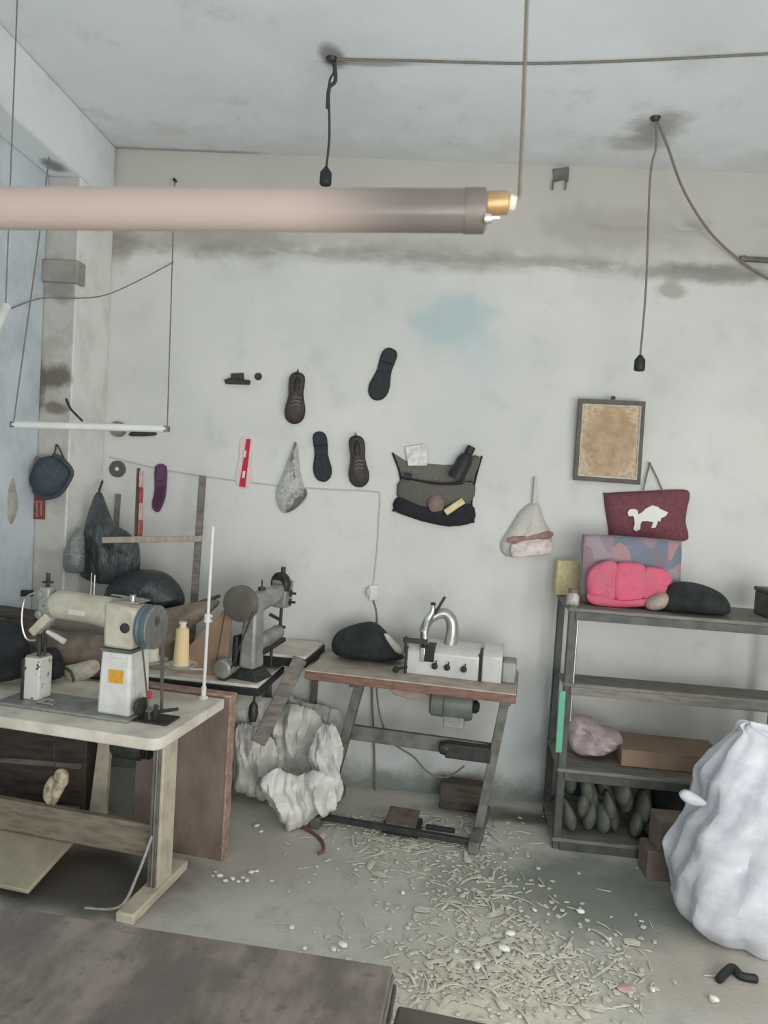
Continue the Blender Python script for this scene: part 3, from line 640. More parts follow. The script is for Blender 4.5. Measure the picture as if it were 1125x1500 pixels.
MB(ST).slab([(.36, .14, .718), (.575, .14, .718), (.575, .14, .655), (.5, .14, .64), (.41, .14, .655)], [(.36, .26, .718), (.575, .26, .718), (.575, .26, .655), (.5, .26, .64), (.41, .26, .655)]).build('chute_body', mat('faded_pink_tin', (176, 156, 148), .6, .1, .12, 12, .05), chute, bevel=.006)
fb = thing('fleece_bundle', 'black fleece bundle with a pale strip lying on the skiving table', 'bundle', frame(aZ(537, 962, H_)))
MB().pillow([(486, 938), (498, 920), (525, 910), (548, 908), (566, 922), (588, 952), (590, 962), (560, 964), (525, 962), (492, 955)], 3.78, .13, .04, .02, 9, 12, 4).build('fleece', M_fur, fb)
MB().pillow([(563, 928), (569, 926), (592, 950), (588, 955), (578, 950)], 3.69, .012, .01, 0, 1, 10, 3).build('pale_strip', mat('pale_lining', (196, 194, 186), .8), fb)
sit(fb, H_+.001)
tag(MB(frame((.33, 3.80, 0), R(-8))).box(-.15, .10, 0, .10, 0, .14).build('wooden_block', M_darkwood, bevel=.006), 'dark brown wooden block on the floor against the wall under the skiving table', 'block')
# ------------------------------------------------------------------ things hung on the back wall
WY = 4.001
def at_wall(x, y, Y=WY): return frame(aY(x, y, Y))
def foot_outline(heel, toe, hw, flip=1, n=9):
    """shoe-shaped picture outline from heel to toe, half width hw"""
    hx, hy = heel; tx, ty = toe; L = math.hypot(tx-hx, ty-hy); ux, uy = (tx-hx)/L, (ty-hy)/L; nx, ny = -uy*flip, ux*flip
    lf = [(0, .05), (.03, .5), (.12, .78), (.3, .80), (.45, .74), (.6, .86), (.74, 1.0), (.88, .9), (.97, .5)]
    rt = [(1.0, .02), (.96, -.55), (.86, -.92), (.7, -1.0), (.52, -.78), (.38, -.68), (.25, -.72), (.1, -.72), (.02, -.45)]
    return [(hx+ux*u*L+nx*w*hw, hy+uy*u*L+ny*w*hw) for u, w in lf+rt]
def scale_o(o, k, dx=0, dy=0):
    cx = sum(p[0] for p in o)/len(o); cy = sum(p[1] for p in o)/len(o)
    return [(cx+(p[0]-cx)*k+dx, cy+(p[1]-cy)*k+dy) for p in o]
M_shoe = mat('dark_brown_shoe_leather', (78, 70, 66), .55, 0, .2, 30, .15, rgb2=(58, 52, 50))
M_sole = mat('black_sole_rubber', (50, 55, 58), .7, 0, .15, 60, .25)
def shoe(heel, toe, hw, label, flip):
    o = foot_outline(heel, toe, hw, flip); T = thing('shoe', label, 'shoe', at_wall(*heel), 'shoes and soles pinned on the back wall')
    MB().plate(o, WY-.022, .022, 3).build('sole', M_sole, T, bevel=.003)
    MB().pillow(scale_o(o, .93), WY-.02, .055, .0, .004, 2, 20, 3, .4).build('upper', M_shoe, T)
    P = lambda u, w: (heel[0]+(toe[0]-heel[0])*u - (toe[1]-heel[1])/math.hypot(toe[0]-heel[0], toe[1]-heel[1])*w*hw, heel[1]+(toe[1]-heel[1])*u + (toe[0]-heel[0])/math.hypot(toe[0]-heel[0], toe[1]-heel[1])*w*hw)
    ov = [P(.26+.19*math.cos(a), .42*math.sin(a)) for a in [k*PI/6 for k in range(12)]]
    MB().pillow(ov, WY-.062, .016, .004, 0, 1, 10, 2).build('opening', M_black, T)
    MB().tube([aY(*p, WY-.068) for p in smooth_outline(ov, 2)+[ov[0]]], .006, 8, False).build('collar', M_shoe, T)
    for u in (.50, .57, .64): MB().tube(curve_pts([aY(*P(u, -.5), WY-.062), aY(*P(u-.02, 0), WY-.082), aY(*P(u+.03, .5), WY-.062)], 4), .0032, 6).build('lace', M_cord_gr, T)
    MB().tube([aY(*P(.04, -.12), WY-.06), aY(*P(-.06, -.02), WY-.045), aY(*P(.04, .12), WY-.06)], .004, 6).build('heel_loop', M_black, T)
def sole(heel, toe, hw, label, flip):
    o = foot_outline(heel, toe, hw, flip); T = thing('shoe_sole', label, 'shoe sole', at_wall(*heel), 'shoes and soles pinned on the back wall')
    MB().plate(o, WY-.014, .014, 3).build('welt', M_sole, T, bevel=.002)
    q = lambda u0, u1: [p for p in smooth_outline(o, 3) if u0 <= ((p[0]-heel[0])*(toe[0]-heel[0])+(p[1]-heel[1])*(toe[1]-heel[1]))/((toe[0]-heel[0])**2+(toe[1]-heel[1])**2) <= u1]
    MB().plate(scale_o(q(0, .33), .88), WY-.030, .018).build('heel_block', M_sole, T, bevel=.003)
    MB().plate(scale_o(q(.42, 1), .9), WY-.022, .010).build('tread', M_sole, T, bevel=.003)
shoe((436, 545), (430, 621), 15, 'dark brown laced shoe hung toe-down, upper of the two shoes on the wall', 1)
shoe((521, 638), (527, 714), 15, 'dark brown laced shoe hung toe-down beside the black upright sole', -1)
sole((467, 632), (474, 706), 13.5, 'black shoe sole hanging upright between the clear bag and the lower shoe', -1)
sole((574, 510), (549, 586), 15, 'black shoe sole hung tilted, highest on the wall', 1)
o = foot_outline((361, 640), (356, 716), 12, -1)
T = thing('insole', 'pinkish white insole with a bright red strip on the wall left of the clear bag', 'insole', at_wall(358, 716))
MB().plate(o, WY-.010, .01, 3).build('insole_board', mat('pinkish_board', (226, 208, 200), .8, 0, .06, 20, .05), T)
st = MB().plate([(361, 643), (367, 643), (359, 714), (350, 712), (354, 690)], WY-.016, .006, 1).build('red_strip', mat('red_strip', (196, 44, 74), .6, 0, .06, 20, .05), T)
for y0 in (660, 690):
    MB().plate([(358-(y0-650)*.05, y0), (361.5-(y0-650)*.05, y0), (360-(y0-650)*.05, y0+10), (356.5-(y0-650)*.05, y0+10)], WY-.0175, .0015).build('white_mark', M_white_plastic, st)
o = foot_outline((234, 682), (232, 750), 12, 1)
T = thing('shoe_sole', 'purple shoe sole hanging on the wall right of the red-striped ruler', 'shoe sole', at_wall(233, 750))
M_pur = mat('purple_rubber', (106, 74, 106), .7, 0, .15, 40, .2, rgb2=(86, 62, 86))
MB().plate([(227, 683), (243, 683), (243, 712), (241, 730), (233, 749), (225, 748), (222, 738), (226, 718)], WY-.016, .016, 3).build('welt', M_pur, T, bevel=.003)
MB().plate([(229, 684), (241, 684), (241, 704), (228, 704)], WY-.030, .015, 1).build('heel_block', M_pur, T, bevel=.003)
MB().plate([(229, 715), (240, 715), (238, 730), (232, 744), (226, 744), (225, 736)], WY-.022, .007, 2).build('tread', mat('dark_purple_rubber', (86, 52, 76), .7, 0, .1, 40, .2), T, bevel=.002)
# bracket and knob
T = thing('wall_bracket', 'small dark metal bracket on the wall left of the upper shoe', 'bracket', at_wall(347, 562))
MB().plate([(328, 556), (338, 553), (366, 557), (364, 563), (330, 562)], WY-.03, .03, 1).build('shelf_plate', M_dark, T, bevel=.003)
MB().plate([(338, 547), (356, 546), (357, 558), (338, 558)], WY-.02, .02, 1).build('back_plate', M_dark, T, bevel=.003)
tag(MB().lathe([(0, 0), (.02, 0), (.022, .012), (.012, .03), (0, .032)], 14, aY(379, 552, WY+.012), (0, -1, 0)).build('wall_plug', M_dark), 'small round black plug on the wall between bracket and upper shoe', 'plug')
# clear bag with grey cutting
T = thing('plastic_bag', 'clear plastic bag hanging by a twisted neck with a grey cutting inside', 'bag', at_wall(428, 750))
MB().pillow([(430, 652), (436, 652), (440, 690), (448, 722), (446, 735), (420, 752), (408, 744), (404, 720), (416, 690)], WY-.005, .055, .0, .02, 4, 16, 3, .6).build('film', clear_mat('clear_film', (205, 206, 202), .55), T)
MB().tube(curve_pts([aY(432, 700, WY-.05), aY(428, 675, WY-.045), aY(433, 648, WY-.02)], 5), [.004]*3+[.009]*4+[.006]*4, 8).build('twisted_neck', clear_mat('film_neck', (120, 118, 110), .95), T)
tag(MB().pillow([(420, 742), (430, 722), (447, 716), (449, 727), (434, 744), (420, 751)], WY-.012, .03, 0, .004, 3, 20, 3).build('leather_cutting', mat('grey_cutting', (112, 112, 106), .8)), 'grey cutting lying in the bottom of the clear plastic bag', 'cutting')
# mesh organizer
T = thing('hanging_organizer', 'grey and black mesh pocket organizer pinned by its corners to the wall', 'organizer', at_wall(635, 770))
MB().plate([(575, 663), (598, 677), (650, 681), (685, 680), (706, 668), (697, 700), (691, 735), (694, 766), (658, 772), (618, 764), (575, 749), (587, 728), (586, 695)], WY-.008, .006, 1).build('back_panel', mat('grey_mesh_cloth', (116, 114, 106), .9, 0, .2, 180, .4), T)
MB().pillow([(588, 700), (640, 707), (692, 706), (690, 735), (650, 745), (587, 736)], WY-.008, .045, 0, .012, 2, 14, 3, .35).build('middle_pocket', M_cloth_dk, T)
MB().pillow([(584, 727), (612, 742), (650, 750), (690, 738), (694, 764), (658, 771), (618, 763), (577, 747)], WY-.008, .05, 0, .01, 3, 14, 3, .35).build('bottom_pocket', M_cloth_bk, T)
MB().tube(curve_pts([aY(588, 700, WY-.012), aY(610, 704, WY-.04), aY(640, 708, WY-.05), aY(670, 709, WY-.04), aY(692, 706, WY-.012)], 4), .006).build('pocket_trim', M_cloth_bk, T)
E1 = [(575, 663), (586, 695), (587, 728), (575, 749)]; E2 = [(706, 668), (697, 700), (691, 735), (694, 766)]
for e in (E1, E2): MB().tube(curve_pts([aY(*p, WY-.012) for p in e], 5), .005).build('side_binding', M_cloth_bk, T)
tag(MB().plate([(594, 655), (624, 650), (626, 682), (598, 682)], WY-.022, .010, 1).build('paper_sheet', mat('white_paper', (228, 226, 222), .9)), 'white folded paper sticking out of the organizer top left', 'paper')
T = thing('bottle', 'black bottle tucked in the organizer top right corner', 'bottle', at_wall(668, 700))
p, q = aY(667, 701, WY-.045), aY(684, 668, WY-.045); d = (q-p)
MB().tube([p, p+d*.8, p+d*1.0, p+d*1.12], [.042, .042, .032, .02], 16).build('bottle_body', M_black, T)
MB().cyl(p+d*1.12, p+d*1.42, .024, .022, 16).build('cap', M_black, T)
tag(MB().pillow([(690, 668), (704, 672), (692, 702), (676, 704), (680, 684)], WY-.012, .03, 0, .01, 3, 20, 3).build('dark_cloth', M_cloth_dk), 'dark folded cloth beside the black bottle in the organizer', 'cloth')
pq = aY(652, 751, WY-.06); qq = aY(679, 733, WY-.06)
tag(MB().bar(pq, qq, .02, .036, (0, 0, 1)).build('wax_block', mat('cream_wax', (222, 206, 158), .6), bevel=.006), 'cream wax block resting on the organizer bottom pocket', 'block')
tag(MB().pillow([(626, 736), (632, 726), (643, 724), (650, 735), (648, 748), (632, 750)], WY-.05, .02, .01, .002, 5, 10, 3).build('leather_patch', mat('mauve_leather', (136, 116, 108), .7)), 'mauve brown leather patch on the front of the organizer pocket', 'patch')
tag(MB().cyl(aY(592, 697, WY-.04), aY(603, 699, WY-.04), .018, n=14).build('thread_reel', M_black), 'small black thread reel at the left of the organizer pocket trim', 'reel')
# pale net bag
T = thing('drawstring_bag', 'off-white net bag with a brownish band hanging right of the organizer', 'bag', at_wall(772, 815))
MB().pillow([(780, 735), (788, 735), (797, 760), (806, 780), (808, 806), (790, 814), (755, 816), (737, 812), (733, 795), (745, 775), (762, 748)], WY-.004, .075, .008, .02, 7, 12, 3, .55).build('net_body', mat('offwhite_net', (206, 202, 194), .9, 0, .1, 150, .5, rgb2=(182, 178, 170)), T)
MB().pillow([(746, 787), (775, 783), (806, 778), (808, 787), (776, 792), (746, 796)], WY-.056, .025, 0, .004, 7, 12, 3).build('band', mat('dusty_rose_band', (160, 130, 122), .9), T)
MB().plate([(780, 738), (783, 698), (787, 698), (787, 738)], WY-.03, .02, 1).build('neck', mat('offwhite_net', (0, 0, 0)), T, bevel=.004)
tag(MB().pillow([(749, 797), (775, 793), (806, 789), (807, 811), (775, 815), (750, 816)], WY-.058, .028, .01, .003, 7, 12, 2, .3).build('paper_box', mat('pinkish_white_box', (226, 214, 208), .8)), 'pinkish white box bulging at the bottom of the net bag', 'box')
# framed picture
TL, TR, BR, BL = [aY(x, y, Y) for x, y, Y in ((848, 584, 3.94), (945, 588, 3.94), (937, 710, 3.975), (840, 703, 3.975))]
T = thing('picture_frame', 'dark-framed yellowed certificate hanging above the maroon bag', 'picture', frame((BL+BR)/2))
nrm = (TR-TL).cross(BL-TL).normalized(); 
if nrm.y > 0: nrm = -nrm
ctr = (TL+TR+BR+BL)/4
def ins(p, k): return p+(ctr-p)*k
b = MB()
for a_, c_ in ((TL, TR), (TR, BR), (BR, BL), (BL, TL)):
    b.slab([a_+nrm*.012, c_+nrm*.012, ins(c_, .12)+nrm*.012, ins(a_, .12)+nrm*.012], [a_-nrm*.012, c_-nrm*.012, ins(c_, .12)-nrm*.012, ins(a_, .12)-nrm*.012])
b.build('frame', mat('dark_frame_wood', (92, 86, 76), .5, 0, .15, 20, .05), T)
b = MB()
for a_, c_ in ((TL, TR), (TR, BR), (BR, BL), (BL, TL)):
    a_, c_ = ins(a_, .115), ins(c_, .115)
    b.slab([a_+nrm*.013, c_+nrm*.013, ins(c_, .04)+nrm*.008, ins(a_, .04)+nrm*.008], [a_-nrm*.004, c_-nrm*.004, ins(c_, .04)-nrm*.004, ins(a_, .04)-nrm*.004])
b.build('inner_lip', mat('silver_lip', (206, 204, 198), .5), T)
tp = NT('aged_certificate'); nf = tp.noise(60, detail=4); nb = tp.noise(18, detail=5)
cp = tp.mix(tp.mr(nf, .45, .62), lin((196, 176, 150)), lin((170, 146, 118)))
cp = tp.mix(tp.m2('MULTIPLY', tp.spot(ctr, (.135, 1, .18), .05, 20, .15), .75), cp, tp.mix(tp.mr(nb, .42, .6), lin((156, 126, 94)), lin((174, 148, 118))))
M_cert = tp.done(cp, .6)
MB().slab([ins(p, .12)+nrm*.002 for p in (TL, TR, BR, BL)], [ins(p, .12)-nrm*.006 for p in (TL, TR, BR, BL)]).build('certificate', M_cert, T)
b = MB(); tc = (TL+TR)/2; b.lathe([(0, 0), (.012, 0), (.012, .006), (0, .008)], 12, tc+V((.005, 0, .01)), (0, -1, 0)).build('hanger', M_dark, T)
# maroon bag
M_mar = mat('maroon_fabric', (122, 74, 82), .8, 0, .12, 50, .2, rgb2=(108, 62, 70))
T = thing('tote_bag', 'maroon bag with a white bull emblem hanging on the wall by thin strings', 'bag', at_wall(945, 797))
MB().pillow([(884, 726), (890, 722), (945, 719), (1000, 717), (1009, 724), (1005, 745), (1003, 765), (1007, 784), (1000, 793), (950, 797), (897, 796), (891, 775)], WY-.004, .075, .008, .006, 3, 8, 3, .32).build('bag_body', M_mar, T)
em = [(919.5, 750.7), (922.1, 746.5), (929.7, 745.3), (933.9, 747.6), (935.4, 753.7), (940.6, 750.3), (946.6, 744.8), (955.8, 740.2), (963.4, 742.2), (966.8, 745.3), (978.6, 750.7), (975.6, 755.7), (968.5, 759.1), (967.2, 764.2), (964.3, 762.8), (960.4, 773.0), (954.2, 773.3), (957.0, 765.0), (948.2, 763.2), (940.6, 763.5), (938.4, 767.6), (937.8, 775.2), (931.7, 778.4), (927.6, 775.3), (930.0, 767.6), (929.0, 758.3), (927.1, 755.7), (921.2, 756.4)]
MB().plate(em, WY-.086, .010, 1).build('emblem', M_white_plastic, T)
for x in (942, 971): MB().tube(curve_pts([aY(952, 679, WY-.02), aY((952+x)/2, 698, WY-.02), aY(x, 720, WY-.03)], 4), .004, 6).build('string', M_cord_gr, T)
tag(MB().cyl(aY(952, 679, 4.0), aY(952, 678, WY-.035), .004, n=8).build('nail', M_dark), 'nail holding the maroon bag strings', 'nail')

# wiring on the back wall
T = thing('wall_socket', 'white wall socket with plug above the black bundle on the skiving table', 'socket', at_wall(546, 878, 4.0))
MB().plate([(540, 858), (554, 857), (554, 879), (540, 880)], 3.982, .018, 1).build('socket_plate', M_white_plastic, T, bevel=.004)
MB().plate([(537, 862), (542, 862), (542, 874), (537, 874)], 3.965, .03, 1).build('plug', M_cream, T, bevel=.004)
CW = 3.997
tag(MB().tube(curve_pts([aY(x, y, CW) for x, y in [(160, 669), (240, 688), (352, 705), (450, 715), (545, 720), (556, 726), (555, 760), (552, 810), (547, 856)]], 5), .0042, 6).build('wall_cable', M_cord_wh), 'white cable sagging along the wall and down to the socket', 'cable')
tag(MB().tube(curve_pts([aY(547, 880, CW), aY(552, 905, CW), aY(548, 960, 3.98), aY(545, 1010, 3.98), aY(548, 1090, 3.98), aY(550, 1175, 3.985)], 5), .005, 6).build('power_cord', M_cord_gr), 'grey power cord running from the socket down behind the skiving table', 'cord')
tag(MB().tube(curve_pts([aY(551, 1000, 3.82), aY(556, 1045, 3.82), aY(572, 1085, 3.80), aY(605, 1108, 3.78), aY(628, 1132, 3.77), aY(655, 1138, 3.74), aY(680, 1122, 3.70)], 6), .005, 6).build('machine_cord', M_cord_gr), 'grey cord looping under the skiving table to the dark switch box', 'cord')
T = thing('wall_staple', 'three-legged grey metal bracket high on the wall right of the near tube', 'bracket', at_wall(821, 262, 4.0))
MB().plate([(810, 247), (834, 244), (833, 266), (827, 262), (812, 266)], 3.985, .015, 1).build('bracket_plate', M_frame_grey, T, bevel=.003)
for x in (811, 830): MB().bar(aY(x, 262, 3.98), aY(x-2, 278, 3.98), .008, .008).build('bracket_leg', M_frame_grey, T)
T = thing('wall_pipe', 'grey pipe stub across the wall top at the right edge', 'pipe', at_wall(1100, 385, 4.0))
MB().tube([aY(1084, 379, 3.97), aY(1170, 384, 3.97)], .014, 12).build('pipe_body', M_frame_grey, T)
MB().cyl(aY(1090, 379.4, 3.97), aY(1090, 379.4, 4.0), .018).build('pipe_clip', M_frame_grey, T)

# ------------------------------------------------------------------ wall corner at the left
T = thing('hat', 'dark blue bucket hat hanging by its cord on the pilaster', 'hat', at_wall(76, 728, 3.6))
MB().pillow([(50, 690), (60, 672), (78, 668), (92, 676), (104, 690), (100, 705), (88, 722), (68, 728), (52, 718), (46, 704)], 3.575, .09, .01, .006, 3, 10, 3, .5).build('crown', mat('dark_blue_felt', (72, 82, 90), .9, 0, .12, 40, .2), T)
MB().tube(curve_pts([aY(x, y, 3.56) for x, y in [(78, 666), (92, 674), (105, 690), (100, 706), (86, 724), (66, 729), (50, 719)]], 4), .011, 8).build('brim', mat('dark_blue_felt', (0, 0, 0)), T)
MB().tube(curve_pts([aY(78, 672, 3.56), aY(81, 660, 3.58), aY(84, 652, 3.59), aY(98, 682, 3.56)], 5), .004, 6).build('cord', M_cord_dk, T)
tag(MB().pillow([(28, 700), (32, 678), (44, 668), (58, 670), (60, 690), (50, 712), (34, 714)], 3.592, .03, .004, .004, 4, 14, 3).build('flat_hat', mat('dusty_brown_cloth', (138, 128, 118), .9, 0, .12, 40, .2)), 'dusty brown soft hat hanging half behind the dark blue hat', 'cap')
T = thing('calendar', 'red printed calendar sheet on the pilaster under the dark blue hat', 'calendar', at_wall(48, 760, 3.6))
MB().plate([(33, 709), (66, 713), (65, 761), (33, 759)], 3.592, .007, 1).build('sheet', mat('faded_red_print', (132, 84, 82), .8, 0, .2, 60, .05), T)
for k, (x0, x1, y0, y1) in enumerate([(41, 43, 730, 756), (46, 49, 736, 756), (53, 55, 732, 757), (59, 61, 736, 755), (42, 62, 734, 736)]):
    MB().plate([(x0, y0), (x1, y0), (x1, y1), (x0, y1)], 3.5905, .0015).build('printed_mark', mat('faded_pink_ink', (172, 128, 124), .8), T)
T = thing('cloth_sack', 'pale grey cloth sack hanging on the bluish side wall at the left edge', 'sack', frame(aY(10, 772, 3.36)))
MB().pillow([(-20, 690), (2, 672), (14, 680), (24, 720), (26, 745), (16, 770), (0, 776), (-20, 770)], 3.40, .06, .01, .02, 5, 10, 3).build('sack_body', mat('grey_sackcloth', (168, 166, 158), .9, 0, .15, 20, .3, rgb2=(138, 136, 128)), T)
MB().tube(curve_pts([aY(-8, 688, 3.36), aY(4, 648, 3.38), aY(12, 684, 3.36)], 5), .005).build('strap', M_cord_dk, T)
T = thing('garment_bag', 'dark polythene bag slung from the wall corner beside the pilaster', 'bag', at_wall(150, 855, 3.72))
t4 = NT('dark_polythene'); n4 = t4.noise(22, t4.obj, detail=5, stretch=(1, 1, .35)); M_poly = t4.done(t4.mix(t4.mr(n4, .4, .68), lin((50, 56, 58)), lin((86, 94, 95))), .3, 0, n4, .8, .03, .5)
MB().pillow([(140, 724), (149, 722), (158, 745), (168, 766), (190, 782), (204, 800), (204, 840), (190, 852), (165, 856), (140, 854), (118, 842), (116, 815), (124, 790), (128, 760)], 3.74, .09, .01, .03, 11, 7, 4, .5).build('bag_body', M_poly, T)
MB().tube([aY(144, 728, 3.72), aY(146, 716, 3.78), aY(150, 705, 3.95)], .006).build('strap', M_cord_dk, T)
tag(MB().pillow([(104, 790), (112, 775), (122, 778), (124, 810), (122, 836), (104, 840), (94, 832), (96, 805)], 3.598, .06, .004, .02, 8, 12, 3).build('plastic_bag', clear_mat('grey_film', (134, 138, 134), .8)), 'grey see-through bag against the pilaster left of the dark polythene bag', 'bag')
T = thing('grinding_disc', 'grey grinding disc with a pale centre hanging on the wall near the corner', 'disc', at_wall(172, 687))
c_ = aY(172.5, 687, WY)
MB().lathe([(0, 0), (.046, 0), (.046, .008), (.014, .010), (0, .010)], 28, c_, (0, -1, 0)).build('disc_body', mat('abrasive_grey', (98, 98, 96), .8, 0, .15, 90, .3), T)
MB().lathe([(0, .009), (.011, .009), (.011, .012), (0, .013)], 16, c_, (0, -1, 0)).build('centre_ring', M_white_plastic, T)
T = thing('wooden_rack', 'grey wooden post with crossbar standing on the bench against the wall', 'rack', frame(aY(294, 865, 3.66)))
b0 = aY(288, 880, 3.66); t0 = aY(297, 697, 3.75)
MB().bar(V((b0.x-.012, 3.64, .74)), t0, .034, .024, (0, 1, 0)).build('post', M_greywood, T, bevel=.003)
MB().bar(aY(150, 791, 3.60), aY(296, 789, 3.64), .02, .030).build('crossbar', mat('pale_batten', (176, 164, 150), .8, 0, .12, 10, .15, stretch=(5, 1, 1)), T, bevel=.003)
T = thing('ruler', 'long red and white striped ruler standing upright on the crossbar', 'ruler', frame(aY(202, 785, 3.66)))
MB().bar(aY(199, 785, 3.66), aY(203, 686, 3.72), .018, .012, (1, 0, 0)).build('ruler_back', M_darkwood, T)
for k in range(4):
    y0 = 785-k*24
    MB().bar(aY(205.3-.5*k-(-.9*k), y0, 3.655+.012*k), aY(206+.3*k+.4, y0-23, 3.667+.012*k), .012, .018, (1, 0, 0)).build('stripe', mat('ruler_red', (172, 80, 76), .6) if k in (0, 2) else mat('ruler_pale', (208, 176, 168), .6), T)
tag(MB().bar(aY(170, 771, 3.93), aY(173, 724, 3.96), .03, .008, (0, 1, 0)).build('metal_strip', M_frame_grey), 'short grey metal strip leaning on the wall under the grinding disc', 'strip')
tag(MB().lathe([(.012, 0), (.042, 0), (.042, .03), (.012, .03), (.012, 0)], 24, aY(175, 629, WY), (0, -1, 0)).build('tape_roll', mat('brown_tape', (140, 132, 118), .6)), 'brown tape roll on the wall behind the thin white tube', 'tape')
tag(MB().plate([(190, 634), (205, 628), (226, 632), (226, 638), (192, 639)], WY-.015, .015, 2).build('knife_blade', M_dark), 'dark blade shape on the wall just under the thin white tube', 'blade')
tag(MB().tube(curve_pts([aY(97, 584, 3.605), aY(103, 598, 3.56), aY(112, 608, 3.55), (aY(121, 617, 3.56))], 5), .006, 8).build('loose_wire', M_cord_dk), 'short dark loose wire sticking out of the pilaster by the chipped plaster', 'wire')
tag(MB().tube(curve_pts([aY(25, 640, 3.5), aY(22, 660, 3.5), aY(28, 668, 3.5), aY(26, 690, 3.5)], 4), .004, 6).build('loose_wire', M_cord_dk), 'thin dark wire hanging on the side wall above the cloth sack', 'wire')

# ------------------------------------------------------------------ ceiling: tubes, pendants, cords
M_capdk = mat('tarnished_cap', (118, 110, 102), .45, .3, .1, 20, .05)
def ftube(name, label, p, q, r, endband, M):
    T = thing(name, label, 'fluorescent tube', frame(p)); d = (q-p).normalized(); L = (q-p).length
    MB().cyl(p, q, r, n=28).build('glass_tube', M, T)
    for e, s_ in ((p, -1), (q, 1)):
        MB().tube([e-d*s_*.006, e+d*s_*.012, e+d*s_*.014], [r*1.03, r*1.03, r*.85], 24).build('end_cap', M_capdk if endband else M_white_plastic, T)
    return T, d
tt = NT('off_tube_glass'); sx = tt.xyz()[0]
nz = tt.noise(9, stretch=(.3, 1, 1))
ct = tt.mix(tt.mr(tt.m2('ADD', sx, tt.m2('MULTIPLY', nz, .03)), -.13, .0), lin((158, 143, 134)), lin((100, 92, 88)))
M_tube = tt.done(ct, .25, 0, None, spec=.5)
p, q = aY(-330, 303, .69), aY(690, 309, .69)
T, d = ftube('fluorescent_tube', 'large unlit pinkish fluorescent tube hung across the top close to the camera', p, q, .0195, True, M_tube)
e = q+d*.014
for s_ in (-1, 1): MB().cyl(e+V((0, 0, s_*.006)), e+d*.012+V((0, 0, s_*.006)), .0018, n=8).build('contact_pin', M_chrome, T)
M_brass = mat('brass_holder', (176, 146, 104), .4, .5, .15, 30, .05)
MB().tube([e+V((0, -.002, .006)), e+d*.018+V((0, -.002, .007)), e+d*.020+V((0, -.002, .007))], [.0105, .0105, .008], 18).build('lamp_holder', M_brass, T)
MB().tube([e+d*.020+V((0, -.002, .007)), e+d*.026+V((0, -.002, .006))], [.0075, .0065], 14).build('holder_tip', M_cream, T)
MB().tube([e-d*.002+V((0, -.015, -.012)), e+d*.004+V((0, -.015, -.012))], [.005, .004], 10).build('added_glint', M_chrome, T)  # chrome stub added as the bright glint at the end cap
h0 = e+d*.027+V((0, -.002, .007))
hk = V((h0.x+.012, h0.y+.02, CEIL))
up_ = aY(772, 0, h0.y)
tag(MB().tube([h0+V((-.003, 0, -.001)), h0+V((.002, 0, .006)), aY(766, 180, h0.y), up_, V((up_.x+.02, up_.y, CEIL))], .002, 8).build('suspension_wire', mat('olive_cord', (112, 106, 92), .8, 0, .1, 60, .1)), 'grey cord holding up the near tube from the ceiling', 'cord')
p, q = aY(24, 622, 3.0), aY(240, 628, 3.0)
T, d = ftube('fluorescent_tube', 'thin white fluorescent tube hanging by two wires at the left', p, q, .0155, False, M_white_plastic)
for e_, s_ in ((p, -1), (q, 1)): MB().box(e_.x+s_*.012-.01, e_.x+s_*.012+.01, 2.985, 3.015, e_.z-.012, e_.z+.012).build('wire_clip', M_frame_grey, T, bevel=.003)
wp = aZ(83, 145, CEIL)
T = thing('hanging_wire', 'wire with a dark knot from the ceiling to the left end of the thin tube', 'wire', frame(wp))
pe = V((p.x-.012, p.y, p.z+.012))
MB().tube([wp, wp.lerp(pe, .5)+V((.004, 0, 0)), pe], .0035, 6).build('strand', M_cord_gr, T)
k0, k1 = wp.lerp(pe, .02), wp.lerp(pe, .12); MB().tube([k0, k0.lerp(k1, .4), k0.lerp(k1, .7), k1], [.005, .012, .014, .005], 8).build('knot', M_cord_dk, T)
MB().lathe([(0, 0), (.03, 0), (.018, -.012), (0, -.014)], 14, wp).build('ceiling_hook', M_dark, T)
wq = aY(256, 264, 3.985)
T = thing('hanging_wire', 'thin wire from the wall top to the right end of the thin tube', 'wire', frame(wq))
MB().tube([wq, V((q.x+.014, q.y, q.z+.01))], .003, 6).build('strand', M_cord_gr, T)
MB().cyl(wq+V((0, .015, 0)), wq+V((0, -.012, 0)), .008).build('wall_hook', M_dark, T)
e0, e1 = aY(8, 452, 2.75), aY(-60, 600, 2.3)
T, d = ftube('fluorescent_tube', 'white tube end poking in at the left picture edge', e0, e1, .016, False, M_white_plastic)
MB().tube([e0+V((0, 0, .012)), V((e0.x, e0.y, CEIL))], .003, 6).build('strand', M_cord_gr, T)
tag(MB().tube(curve_pts([aY(16, 452, 3.3), aY(60, 437, 3.5), aY(110, 437, 3.57), aY(155, 432, 3.7), aY(205, 410, 3.85), aY(254, 384, 3.985)], 6), .003, 6).build('slack_wire', M_cord_gr), 'slack thin wire swagged across the wall corner above the thin tube', 'wire')
